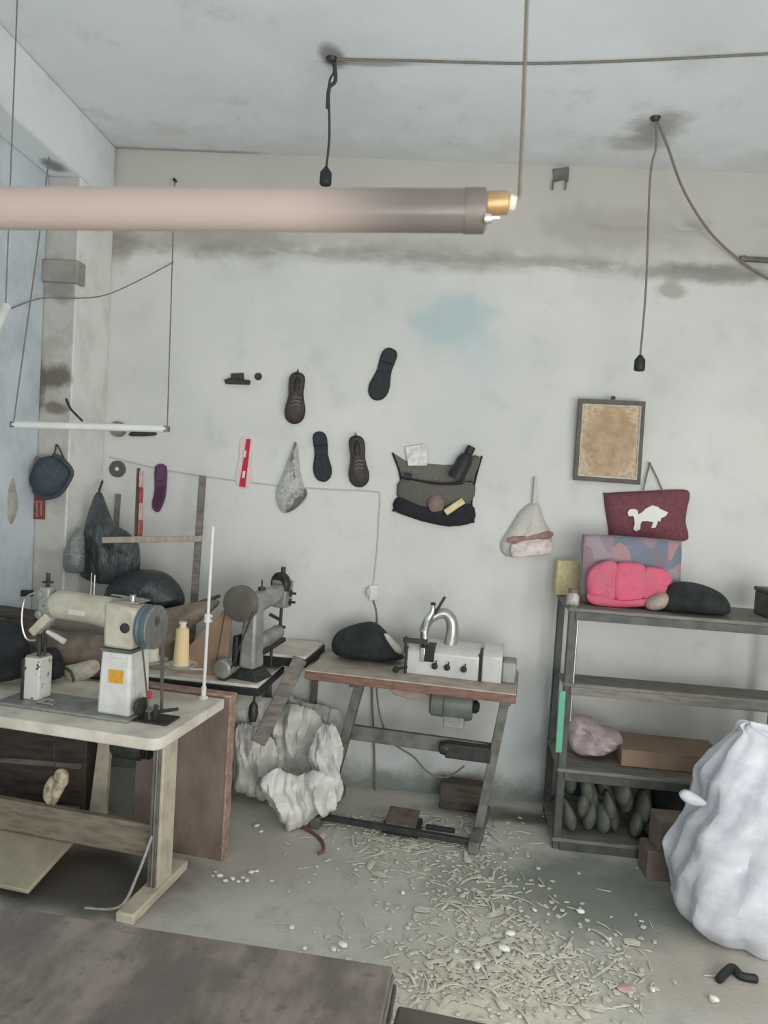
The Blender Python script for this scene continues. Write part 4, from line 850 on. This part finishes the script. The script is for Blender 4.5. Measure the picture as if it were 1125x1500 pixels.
def pendant(top, bot, label, hook):
    wt = aZ(top[0], top[1], CEIL)
    b1 = aY(bot[0], bot[1], wt.y)
    T = thing('lamp_pendant', label, 'lamp holder', frame((b1.x, b1.y, b1.z-.07)))
    MB().tube(curve_pts([wt, wt.lerp(b1, .12)+V((.012, 0, 0)), wt.lerp(b1, .25)+V((-.006, 0, 0)), wt.lerp(b1, .7)+V((.006, 0, 0)), b1], 5), .005, 8).build('cord', M_cord_dk if hook else M_cord_gr, T)
    MB().lathe([(0, 0), (.008, 0), (.016, -.012), (.024, -.022), (.025, -.066), (.021, -.072), (.0, -.060)], 20, b1).build('socket', M_black, T)
    MB().lathe([(0, 0), (.024, 0), (.016, -.014), (0, -.018)], 14, wt).build('ceiling_hook', M_dark, T)
    if hook: MB().tube(curve_pts([wt+V((.012, 0, -.02)), wt+V((.02, 0, -.09)), wt+V((-.004, 0, -.12)), wt+V((-.006, 0, -.20))], 4), .008, 8).build('tape_wrap', M_cord_dk, T)
    return wt
a = pendant((486, 85), (478, 245), 'black bulb socket pendant dangling just above the near tube', True)
c = pendant((960, 172), (938, 520), 'black bulb socket pendant on a long cord above the picture frame', False)
tag(MB().tube(curve_pts([c+V((.01, .0, -.015)), aY(978, 215, 3.55), aY(1002, 280, 3.75), aY(1040, 340, 3.9), aY(1085, 382, 3.96), aY(1128, 410, 3.98)], 6), .006, 8).build('sagging_cable', M_cord_gr), 'grey cable sagging from the ceiling hook to the pipe at the right', 'cable')
tag(MB().tube(curve_pts([a+V((.02, 0, -.004))]+[aZ(x, y, CEIL-.006) for x, y in ((600, 89), (700, 92), (800, 93), (950, 88), (1128, 79), (1300, 72))], 4), .005, 8).build('ceiling_cable', M_cord_gr), 'grey cable clipped along the ceiling from the pendant to the right edge', 'cable')
# ------------------------------------------------------------------ metal shelf at the right and what stands on it
SF = frame((.715, 3.49, 0), R(-3))
M_shelf = mat('dark_shelf_metal', (92, 94, 90), .55, .2, .15, 14, .08, rgb2=(72, 74, 72))
M_board = mat('shelf_board', (132, 128, 120), .7, 0, .15, 8, .12, rgb2=(104, 102, 96), stretch=(1, 5, 5))
t = thing('storage_shelf', 'dark metal shelf rack with grey boards standing against the wall at the right', 'shelf', SF)
SW, SD = 1.12, .43
for x0 in (0, SW-.035):
    for y0 in (0, SD-.035):
        MB(SF).box(x0, x0+.035, y0, y0+.004, 0, 1.165).box(x0 if x0 == 0 else x0+.031, x0+.004 if x0 == 0 else x0+.035, y0, y0+.035, 0, 1.165).build('post', M_shelf, t)
MB(SF).cyl((.04, .003, .62), (.042, .003, 1.12), .006).build('light_rod', M_steel, t)
for z0 in (1.155, .80, .39, .055):
    s_ = MB(SF).box(-.004, SW+.004, -.006, SD+.004 if z0 != .80 else .18, z0-.018, z0).build('shelf_board', M_board, t, bevel=.003)
    MB(SF).box(.03, SW-.03, -.010, -.006, z0-.055, z0-.016).build('front_rail', M_shelf if z0 != .80 else M_board, s_, bevel=.002)
gs = aY(824, 1012, 3.46), aY(818, 1102, 3.46)
tag(MB().bar(gs[0], gs[1], .03, .012, (0, 1, 0)).build('green_strip', mat('mint_green_plastic', (104, 176, 146), .5, 0, .06, 20, .03), bevel=.003), 'mint green plastic strip stuck on the front left shelf post', 'strip')
def shz(x, Yl, z): return aY(x, 900, Yl)
# patchwork bag
tq = NT('patchwork_print'); vo = tq.n('ShaderNodeTexVoronoi'); vo.inputs['Scale'].default_value = 13; tq.l(tq.obj, vo.inputs['Vector'])
rp = tq.n('ShaderNodeValToRGB'); sep = tq.n('ShaderNodeSeparateColor'); tq.l(vo.outputs['Color'], sep.inputs[0]); tq.l(sep.outputs[0], rp.inputs[0]); rp.color_ramp.interpolation = 'CONSTANT'
cols = [(148, 122, 134), (104, 120, 140), (150, 148, 152), (176, 132, 138), (112, 108, 122), (158, 150, 156), (86, 116, 132)]
while len(rp.color_ramp.elements) < len(cols): rp.color_ramp.elements.new(.5)
for i, c_ in enumerate(cols): rp.color_ramp.elements[i].position = i/len(cols); rp.color_ramp.elements[i].color = lin(c_)+(1,)
oz = tq.xyz(tq.obj)[2]
cc = tq.mix(.35, rp.outputs[0], lin((150, 134, 140))); cc = tq.mix(tq.mr(oz, .035, .06, 1, 0), cc, lin((138, 98, 102)))
M_patch = tq.done(cc, .8, 0, vo.outputs[0], .1)
T = thing('patchwork_bag', 'blue and mauve patchwork bag standing on the shelf top under the maroon bag', 'bag', frame(aY(925, 893, 3.86)))
MB().pillow([(852, 790), (862, 786), (925, 789), (990, 795), (998, 800), (996, 850), (994, 884), (930, 884), (860, 882), (850, 881), (850, 840)], 3.70, .06, .01, .01, 6, 10, 3, .3).build('bag_body', M_patch, T)
MB().bar(aY(852, 879, 3.635), aY(975, 885, 3.635), .012, .03).build('bottom_trim', mat('dusty_red_trim', (132, 92, 96), .8, 0, .2, 60, .2), T, bevel=.003)
sit(T, 1.156)
M_pink = mat('bright_pink_cloth', (214, 98, 124), .8, 0, .12, 9, .2, rgb2=(196, 106, 124))
T = thing('pink_pouch', 'bright pink gathered cloth pouch in front of the patchwork bag', 'pouch', frame(aY(920, 880, 3.78)))
for k, o in enumerate(([(862, 832), (884, 815), (904, 818), (902, 850), (900, 872), (880, 873), (862, 866)], [(902, 822), (922, 816), (945, 822), (948, 850), (940, 872), (918, 874), (900, 866)], [(944, 826), (962, 824), (978, 830), (985, 846), (978, 866), (958, 872), (942, 868)])):
    MB().pillow(o, 3.60, .032, .02, .022, 20+k, 22, 4, .45).build('gathered_lobe', M_pink, T)
MB().pillow([(862, 862), (890, 868), (930, 872), (972, 866), (960, 878), (920, 882), (880, 880), (864, 874)], 3.59, .02, .02, .004, 3, 16, 3).build('lower_hem', M_pink, T)
sit(T, 1.156)
tag(MB().pillow([(946, 880), (958, 870), (974, 866), (981, 874), (974, 888), (958, 893), (947, 890)], 3.57, .05, .02, .004, 8, 12, 3).build('beige_pouch', mat('beige_cloth', (178, 160, 150), .85, 0, .12, 30, .2)), 'small beige pouch between pink pouch and black fleece on the shelf top', 'pouch')
sit(C.objects[-1], 1.156)
tag(MB().pillow([(972, 872), (978, 855), (1000, 849), (1030, 854), (1056, 866), (1068, 882), (1066, 896), (1040, 897), (1000, 893), (970, 890)], 3.58, .11, .05, .02, 9, 11, 4).build('fleece_bundle', M_fur), 'black fleece bundle on the shelf top at the right of the pink pouch', 'bundle')
sit(C.objects[-1], 1.156)
fy = aY(812, 866, 3.90), aY(850, 822, 3.90)
tag(MB(frame((0, 0, 0))).box(fy[0].x, fy[1].x, 3.86, 3.93, 1.157, fy[1].z).build('foam_block', mat('yellow_foam', (214, 202, 156), .9, 0, .12, 40, .2), bevel=.006), 'yellowish foam block behind the glass jar at the shelf left end', 'foam')
T = thing('glass_jar', 'small clear jar with a brown lid lying on the shelf left corner', 'jar', frame(aY(838, 880, 3.56)))
jb = aY(838, 884, 3.56)
MB().lathe([(0, 0), (.026, 0), (.03, .01), (.03, .045), (.022, .058), (.022, .064), (0, .064)], 20, (jb.x, 3.55, 1.1555)).build('jar_glass', clear_mat('jar_glass', (206, 206, 200), .6), T)
MB().lathe([(0, 0), (.024, 0), (.024, .018), (0, .02)], 20, (jb.x, 3.55, 1.218)).build('lid', mat('brown_lid', (126, 104, 88), .5), T)
T = thing('storage_box', 'dark grey box at the right end of the shelf top', 'box', frame((1.73, 3.7, 1.157)))
MB().box(1.655, 1.80, 3.56, 3.72, 1.157, 1.27).build('box_body', M_shelf, T, bevel=.006)
MB().box(1.65, 1.805, 3.555, 3.725, 1.27, 1.29).build('lid', M_shelf, T, bevel=.004)
# third shelf
tag(MB().pillow([(832, 1064), (845, 1055), (868, 1058), (880, 1070), (906, 1078), (910, 1098), (880, 1110), (850, 1110), (834, 1100)], 3.70, .12, .05, .07, 12, 16, 4).build('cloth_bundle', mat('pale_pink_cloth', (196, 178, 178), .9, 0, .15, 14, .3, rgb2=(164, 152, 152))), 'pale pink cloth bundle on the third shelf beside the brown carton', 'bundle')
sit(C.objects[-1], 0.391)
T = thing('carton', 'long flat brown carton on the third shelf behind the white sack', 'carton', frame((1.3, 3.7, .392)))
MB(SF).box(.31, .80, .10, .38, .392, .47).build('carton_body', M_card, T, bevel=.004)
MB(SF).box(.308, .802, .098, .24, .466, .474).build('flap', M_card, T, bevel=.002)
# bottom compartment: shoe lasts
M_last = mat('grey_green_last', (112, 116, 104), .7, 0, .2, 12, .15, rgb2=(90, 96, 86))
def last_proto():
    b = MB(); 
    def fn(u, v):
        a = 2*PI*u; t_ = v; r = (math.sin(PI*min(1, max(0, t_*.96+.02)))**.6)
        w = .034*(1-.45*t_**2)*r; d = .085*r
        return V((math.cos(a)*w, math.sin(a)*d, .15*t_))
    b.grid(fn, 16, 12)
    return b
lasts = [(.818+.073*(i+.5*(r % 2)), .0585+.075*r, ((i*37+r*17) % 10-5)*.06) for r in range(3) for i in range(6-r)]
L0 = None
for i, (x, zz, ry) in enumerate(lasts):
    pz = V((x, 3.58, zz))
    if L0 is None:
        L0 = MB(frame(pz, 0, 0, ry)).__class__(frame((0, 0, 0)))
        L0 = last_proto().build('shoe_last', M_last); tag(L0, 'grey-green shoe last in the heap in the bottom of the shelf', 'shoe last', 'shoe lasts heaped in the bottom of the shelf'); o = L0
    else:
        o = L0.copy(); C.objects.link(o)
    o.location = (pz.x, 3.56+.10*(i % 2) if zz > .1 else 3.57+.03*(i % 2), pz.z); o.rotation_euler = (random.uniform(-.15, .1), ry, random.uniform(-.3, .3)); o.scale = [random.uniform(.9, 1.1)]*3
tag(MB().pillow([(826, 1136), (850, 1131), (872, 1138), (876, 1150), (868, 1164), (828, 1162)], 3.80, .07, .03, .02, 3, 12, 3).build('folded_bag', mat('dark_green_cloth', (82, 92, 86), .9, 0, .15, 30, .2)), 'dark green folded bag on top of the shoe lasts at the left', 'bag')
tag(MB().pillow([(960, 1160), (985, 1146), (1020, 1150), (1034, 1170), (1034, 1225), (990, 1230), (962, 1215), (952, 1175)], 3.66, .12, .03, .03, 14, 9, 3).build('dark_sack', mat('dark_slate_cloth', (80, 84, 84), .9, 0, .15, 20, .3)), 'dark slate sack in the bottom of the shelf behind the cartons', 'sack')
sit(C.objects[-1], 0.056)
for k, (x0, x1, z0, z1, lb) in enumerate([(1.09, 1.36, 0, .13, 'brown carton on the floor, lower of the two beside the white sack'), (1.13, 1.36, .131, .27, 'brown carton stacked on the lower one beside the white sack')]):
    T = thing('cardboard_box', lb, 'box', frame(((x0+x1)/2, 3.38, z0)))
    MB().box(x0, x1, 3.27, 3.405, z0, z1).build('box_body', mat('dull_brown_card', (136, 122, 110), .85, 0, .12, 8, .1), T, bevel=.004)
    MB().box(x0+.1, x1-.1, 3.267, 3.271, z0+.002, z1-.002).build('tape', mat('brown_tape', (0, 0, 0)), T)

# ------------------------------------------------------------------ white sacks
M_sack = sack_mat('white_woven_sack', (212, 214, 220), (194, 197, 205))
def sack(rows, n=72, m=54, amp=.035, seed=3):
    """rows: (z, cx, cy, rx, ry)"""
    b = MB()
    def at(t):
        t = min(max(t, 0), 1)*(len(rows)-1); i = min(int(t), len(rows)-2); f = t-i
        g = lambda k: rows[min(max(k, 0), len(rows)-1)]
        p0, p1, p2, p3 = g(i-1), g(i), g(i+1), g(i+2)
        return [.5*(2*p1[a]+(p2[a]-p0[a])*f+(2*p0[a]-5*p1[a]+4*p2[a]-p3[a])*f*f+(3*p1[a]-p0[a]-3*p2[a]+p3[a])*f**3) for a in range(5)]
    def fn(u, v):
        z, cx, cy, rx, ry = at(v); a = 2*PI*u; ca, sa = math.cos(a), math.sin(a)
        q = V((ca*1.05, sa*1.05, z*2.4))
        k = folds(q*1.3, seed, 4)*.62 + folds(q*2.9, seed+1, 5)*.3
        w = 1+amp*3*k*min(1, v*6+.25)
        return V((cx+rx*ca*w, cy+ry*sa*w, max(.004, z+amp*.4*noise.noise(q*2+V((9, 9, 9)))*min(1, v*4))))
    b.grid(fn, n, m); return b
T = thing('plastic_sack', 'big bulging white plastic sack standing on the floor at the right edge', 'sack', frame((1.4, 2.98, 0)))
rows_old = [(0, 1.38, 2.93, .02, .02), (0, 1.38, 2.93, .13, .13), (.04, 1.39, 2.94, .22, .21), (.13, 1.41, 2.96, .31, .27), (.24, 1.42, 2.97, .355, .29), (.36, 1.44, 2.98, .355, .29), (.48, 1.46, 2.98, .34, .27), (.60, 1.47, 2.98, .315, .25), (.70, 1.46, 2.98, .27, .2), (.78, 1.41, 2.98, .18, .13), (.83, 1.35, 2.98, .09, .07), (.855, 1.31, 2.98, .02, .02)]
rows = [(0, 1.38, 2.93, .02, .02), (0, 1.38, 2.93, .18, .15), (.03, 1.39, 2.94, .26, .22), (.10, 1.42, 2.96, .355, .28), (.19, 1.43, 2.97, .385, .29), (.29, 1.44, 2.98, .375, .285), (.39, 1.45, 2.98, .365, .27), (.49, 1.46, 2.98, .36, .26), (.58, 1.46, 2.98, .345, .23), (.66, 1.46, 2.98, .31, .19), (.73, 1.45, 2.98, .255, .14), (.78, 1.40, 2.98, .16, .09), (.805, 1.33, 2.98, .09, .05), (.815, 1.29, 2.98, .02, .02), (.8155, 1.29, 2.98, .0005, .0005)]
rows = [(z, cx+.055, cy, rx*(1.0 if z < .42 else .95), ry) for z, cx, cy, rx, ry in rows]
sk = sack(rows, 170, 130, .085).build('sack_body', M_sack, T, angle=22)
MB().pillow([(995, 1164), (1006, 1158), (1024, 1166), (1036, 1178), (1018, 1180), (1002, 1174)], 2.92, .02, .02, .003, 2, 20, 3).build('knotted_corner', M_sack, T)
MB().pillow([(1080, 1100), (1108, 1078), (1122, 1084), (1150, 1100), (1150, 1150), (1090, 1150)], 3.0, .08, .06, .02, 6, 12, 3).build('folded_mouth', M_sack, T)
M_crump = sack_mat('crumpled_white_plastic', (232, 231, 224), (200, 198, 192), .4)
for lb, o, Y, dp, am, sd in (
    ('crumpled white plastic sheet at the upper right of the heap against the wall', [(420, 1022), (455, 1030), (490, 1040), (504, 1070), (500, 1110), (470, 1130), (430, 1120), (415, 1070)], 3.90, .05, .035, 8),
    ('crumpled white plastic sheet at the top of the heap under the grey machine bench', [(338, 1012), (365, 1008), (400, 1030), (420, 1050), (415, 1090), (385, 1100), (350, 1090), (335, 1050)], 3.82, .05, .035, 5),
    ('crumpled white plastic sheet at the middle of the heap under the strut', [(400, 1040), (430, 1030), (468, 1050), (480, 1100), (468, 1150), (430, 1160), (405, 1130), (395, 1080)], 3.76, .06, .04, 6),
    ('crumpled white plastic sheet at the left of the heap, next to the plywood panel', [(340, 1070), (362, 1060), (392, 1075), (410, 1120), (400, 1165), (372, 1170), (348, 1150), (338, 1110)], 3.68, .06, .04, 2),
    ('crumpled white plastic sheet at the right of the heap, next to the skiving table leg', [(462, 1075), (484, 1060), (500, 1085), (496, 1130), (502, 1165), (480, 1178), (455, 1150), (452, 1110)], 3.58, .04, .035, 3),
    ('crumpled white plastic sheet at the bottom of the heap, touching the floor', [(378, 1150), (400, 1130), (432, 1140), (462, 1128), (488, 1150), (492, 1182), (462, 1200), (432, 1216), (408, 1200), (384, 1172)], 3.44, .05, .04, 1)):
    tag(MB().crumple(o, Y, dp, am, sd).build('plastic_sheet', M_crump, angle=28, solid=.003), lb, 'plastic sheet', 'crumpled white sheets heaped in the corner')
sit(bpy.data.objects['plastic_sheet.005'], .001)
tag(MB().tube(curve_pts([aZ(430, 1206, .008), aZ(455, 1218, .008), aZ(470, 1230, .008), aZ(474, 1244, .008), aZ(466, 1250, .008)], 5), .008, 8).build('red_cord', mat('dull_red_cord', (136, 92, 90), .8)), 'dull red cord on the floor below the white sheet heap', 'cord')
tag(MB().tube(curve_pts([aZ(1052, 1436, .012), aZ(1072, 1418, .02), aZ(1086, 1430, .012), aZ(1110, 1434, .012)], 5), [.012]+[.016]*14+[.010], 8).build('cloth_strap', M_black), 'black twisted strap on the floor in front of the white sack', 'strap')

# ------------------------------------------------------------------ litter on the floor
cl_ = [(600, 1235, 55, 26, 3), (690, 1285, 45, 38, 3), (735, 1375, 70, 38, 4), (815, 1425, 70, 34, 4), (650, 1425, 70, 36, 3), (560, 1205, 40, 14, 2), (745, 1440, 110, 34, 5), (560, 1290, 90, 50, 1.2), (640, 1210, 60, 18, 2), (860, 1380, 120, 50, 1.)]
wt_ = [c_[4] for c_ in cl_]
def litter_pt(rnd):
    while True:
        c_ = rnd.choices(cl_, wt_)[0]; x = rnd.gauss(c_[0], c_[2]); y = rnd.gauss(c_[1], c_[3])
        if 1195 < y < 1530 and not (x > 960 and y < 1430): return aZ(x, y, 0)
M_scrap = mat('cream_offcut', (220, 216, 200), .9, 0, .12, 30, .2, rgb2=(190, 187, 172))
def ribbon(b, p, L, w, a, bend, lift, rnd):
    pts = []; q = p.copy(); n = 5
    for i in range(n+1):
        s_ = i/n; pts.append((q.copy(), a)); q = q+V((math.cos(a), math.sin(a), 0))*(L/n); a += bend/n
    vs = []
    for i, (q, an) in enumerate(pts):
        s_ = i/n; z = .003+lift*(4*s_*(1-s_) if rnd.random() < 2 else 0); nx, ny = -math.sin(an), math.cos(an)
        wi = w*(.5+.5*math.sin(PI*(s_*.8+.1)))
        for e, dz in ((-1, 0), (1, 0)): vs.append(V((q.x+nx*e*wi/2, q.y+ny*e*wi/2, z)))
        for e in (1, -1): vs.append(V((q.x+nx*e*wi/2, q.y+ny*e*wi/2, z+.0025)))
    f = []
    for i in range(n):
        k = 4*i
        for j in range(4): f.append((k+j, k+(j+1) % 4, k+4+(j+1) % 4, k+4+j))
    f += [(3, 2, 1, 0), (4*n, 4*n+1, 4*n+2, 4*n+3)]
    b.add(vs, f)
rnd = random.Random(11)
b = MB()
for k in range(1700):
    p = litter_pt(rnd); ribbon(b, p, (rnd.uniform(.008, .022) if k % 3 else rnd.uniform(.03, .07)), (rnd.uniform(.008, .026) if k % 3 else rnd.uniform(.003, .007)), rnd.uniform(0, 6.3), rnd.uniform(-.7, .7), rnd.uniform(0, .003), rnd)
o = b.build('leather_shavings', M_scrap); tag(o, 'fine cream leather shavings strewn thickly over the floor in front of the skiving table', 'shavings', kind='stuff')
protos = []
for k in range(6):
    b = MB(); ribbon(b, V((0, 0, 0)), [.12, .09, .07, .10, .06, .14][k], [.010, .018, .03, .012, .04, .008][k], 0, [.7, -.5, .4, 1.1, .3, -.4][k], [.006, .004, .003, .008, .003, .005][k], rnd)
    protos.append(b.build('leather_scrap', M_scrap))
n_used = [False]*6
for k in range(84):
    i = k % 6; o = protos[i] if not n_used[i] else protos[i].copy()
    if n_used[i]: C.objects.link(o)
    n_used[i] = True
    p = litter_pt(rnd); o.location = (p.x, p.y, .004); o.rotation_euler = (0, 0, rnd.uniform(0, 6.3))
    tag(o, 'cream leather offcut strip lying among the shavings on the floor', 'leather scrap', 'cream leather offcuts on the floor')
def chips(name, label, group, m, pts, s_):
    P = None
    for (x, y, k) in pts:
        if P is None:
            bb = MB(); bb.blob(V((0, 0, .5*s_)), (s_, .75*s_, .5*s_), .35, 1.6, 5, 2); P = o = bb.build(name, m)
        else: o = P.copy(); C.objects.link(o)
        q = aZ(x, y, 0); o.location = (q.x, q.y, .001); o.scale = (k, k, k); o.rotation_euler = (0, 0, (x*7+y) % 6.28); tag(o, label, 'foam scrap', group)
M_foam = mat('white_foam', (236, 234, 226), .85, 0, .06, 30, .1)
chips('foam_scrap', 'small white foam crumb on the floor right of the beige table foot', 'white crumbs by the table foot', M_foam, [(322, 1285, 1), (330, 1292, .8), (341, 1289, .9), (349, 1293, .7), (356, 1288, .8), (362, 1292, .9), (368, 1280, 1), (376, 1278, .8), (316, 1279, .6), (376, 1212, 1.1), (382, 1220, .8)], .014)
chips('foam_scrap', 'white foam lump lying on the open floor in front', 'white foam lumps on the floor', M_foam, [(738, 1393, 1.1), (697, 1418, 1.1), (667, 1396, .7), (427, 1361, .7), (502, 1387, .9), (488, 1393, .7), (446, 1391, .5), (850, 1338, .9), (783, 1335, .5), (893, 1377, .5), (747, 1371, 1.), (590, 1310, .6), (1046, 1466, .8), (560, 1250, .6), (955, 1452, .7)], .020)
tag(MB().blob(aZ(918, 1448, .006), (.035, .02, .008), .3, 1.5, 3, 3).build('pink_scrap', mat('pink_foam', (206, 176, 170), .9)), 'pale pink foam scrap on the floor near the lower right', 'foam scrap')

# ------------------------------------------------------------------ foreground work tables
tw_ = NT('worn_dark_hide'); n1 = tw_.noise(5, tw_.obj, detail=7, rough=.65, stretch=(1.6, .7, 1)); n2 = tw_.noise(34, tw_.obj, detail=5)
cw = tw_.mix(tw_.mr(n1, .42, .66), lin((106, 97, 91)), lin((142, 130, 123))); cw = tw_.mix(tw_.m2('MULTIPLY', tw_.mr(n2, .55, .7), .5), cw, lin((80, 72, 67)))
M_hide = tw_.done(cw, .5, 0, n2, .2, .006, .35)
W1 = aZ(575, 1415, .75); W0 = aZ(0, 1326, .75); ang = math.atan2(W1.y-W0.y, W1.x-W0.x)
WT = frame((W1.x, W1.y, 0), ang)
t = thing('work_table', 'low table with a worn dark brown top across the lower left foreground', 'table', WT)
MB(WT).box(-1.35, 0, -.75, 0, .736, .75).build('table_top', M_hide, t, bevel=.004)
for k, dx in enumerate((.004, .010)): MB(WT).box(-1.35, dx, -.75, .004+.004*k, .712-.024*k, .734-.024*k).build('top_board', M_darkwood if k else M_frame_grey, t, bevel=.003)
for x in (-1.28, -.07):
    for y in (-.68, -.07): MB(WT).bar((x, y, 0), (x, y, .69), .05, .05).build('leg', M_darkwood, t, bevel=.004)
W2 = aZ(577, 1470, .60); W3 = aZ(725, 1500, .60); WS = frame((W2.x+.008, W2.y, 0), math.atan2(W3.y-W2.y, W3.x-W2.x))
t = thing('side_stool', 'small dark grey stool top at the bottom edge right of the brown table', 'stool', WS)
MB(WS).box(0, .40, -.42, 0, .575, .60).build('stool_top', mat('dark_grey_top', (100, 94, 88), .6, 0, .15, 8, .1), t, bevel=.008)
for x in (.03, .37):
    for y in (-.39, -.03): MB(WS).bar((x, y, 0), (x, y, .575), .035, .035).build('leg', M_darkwood, t, bevel=.004)
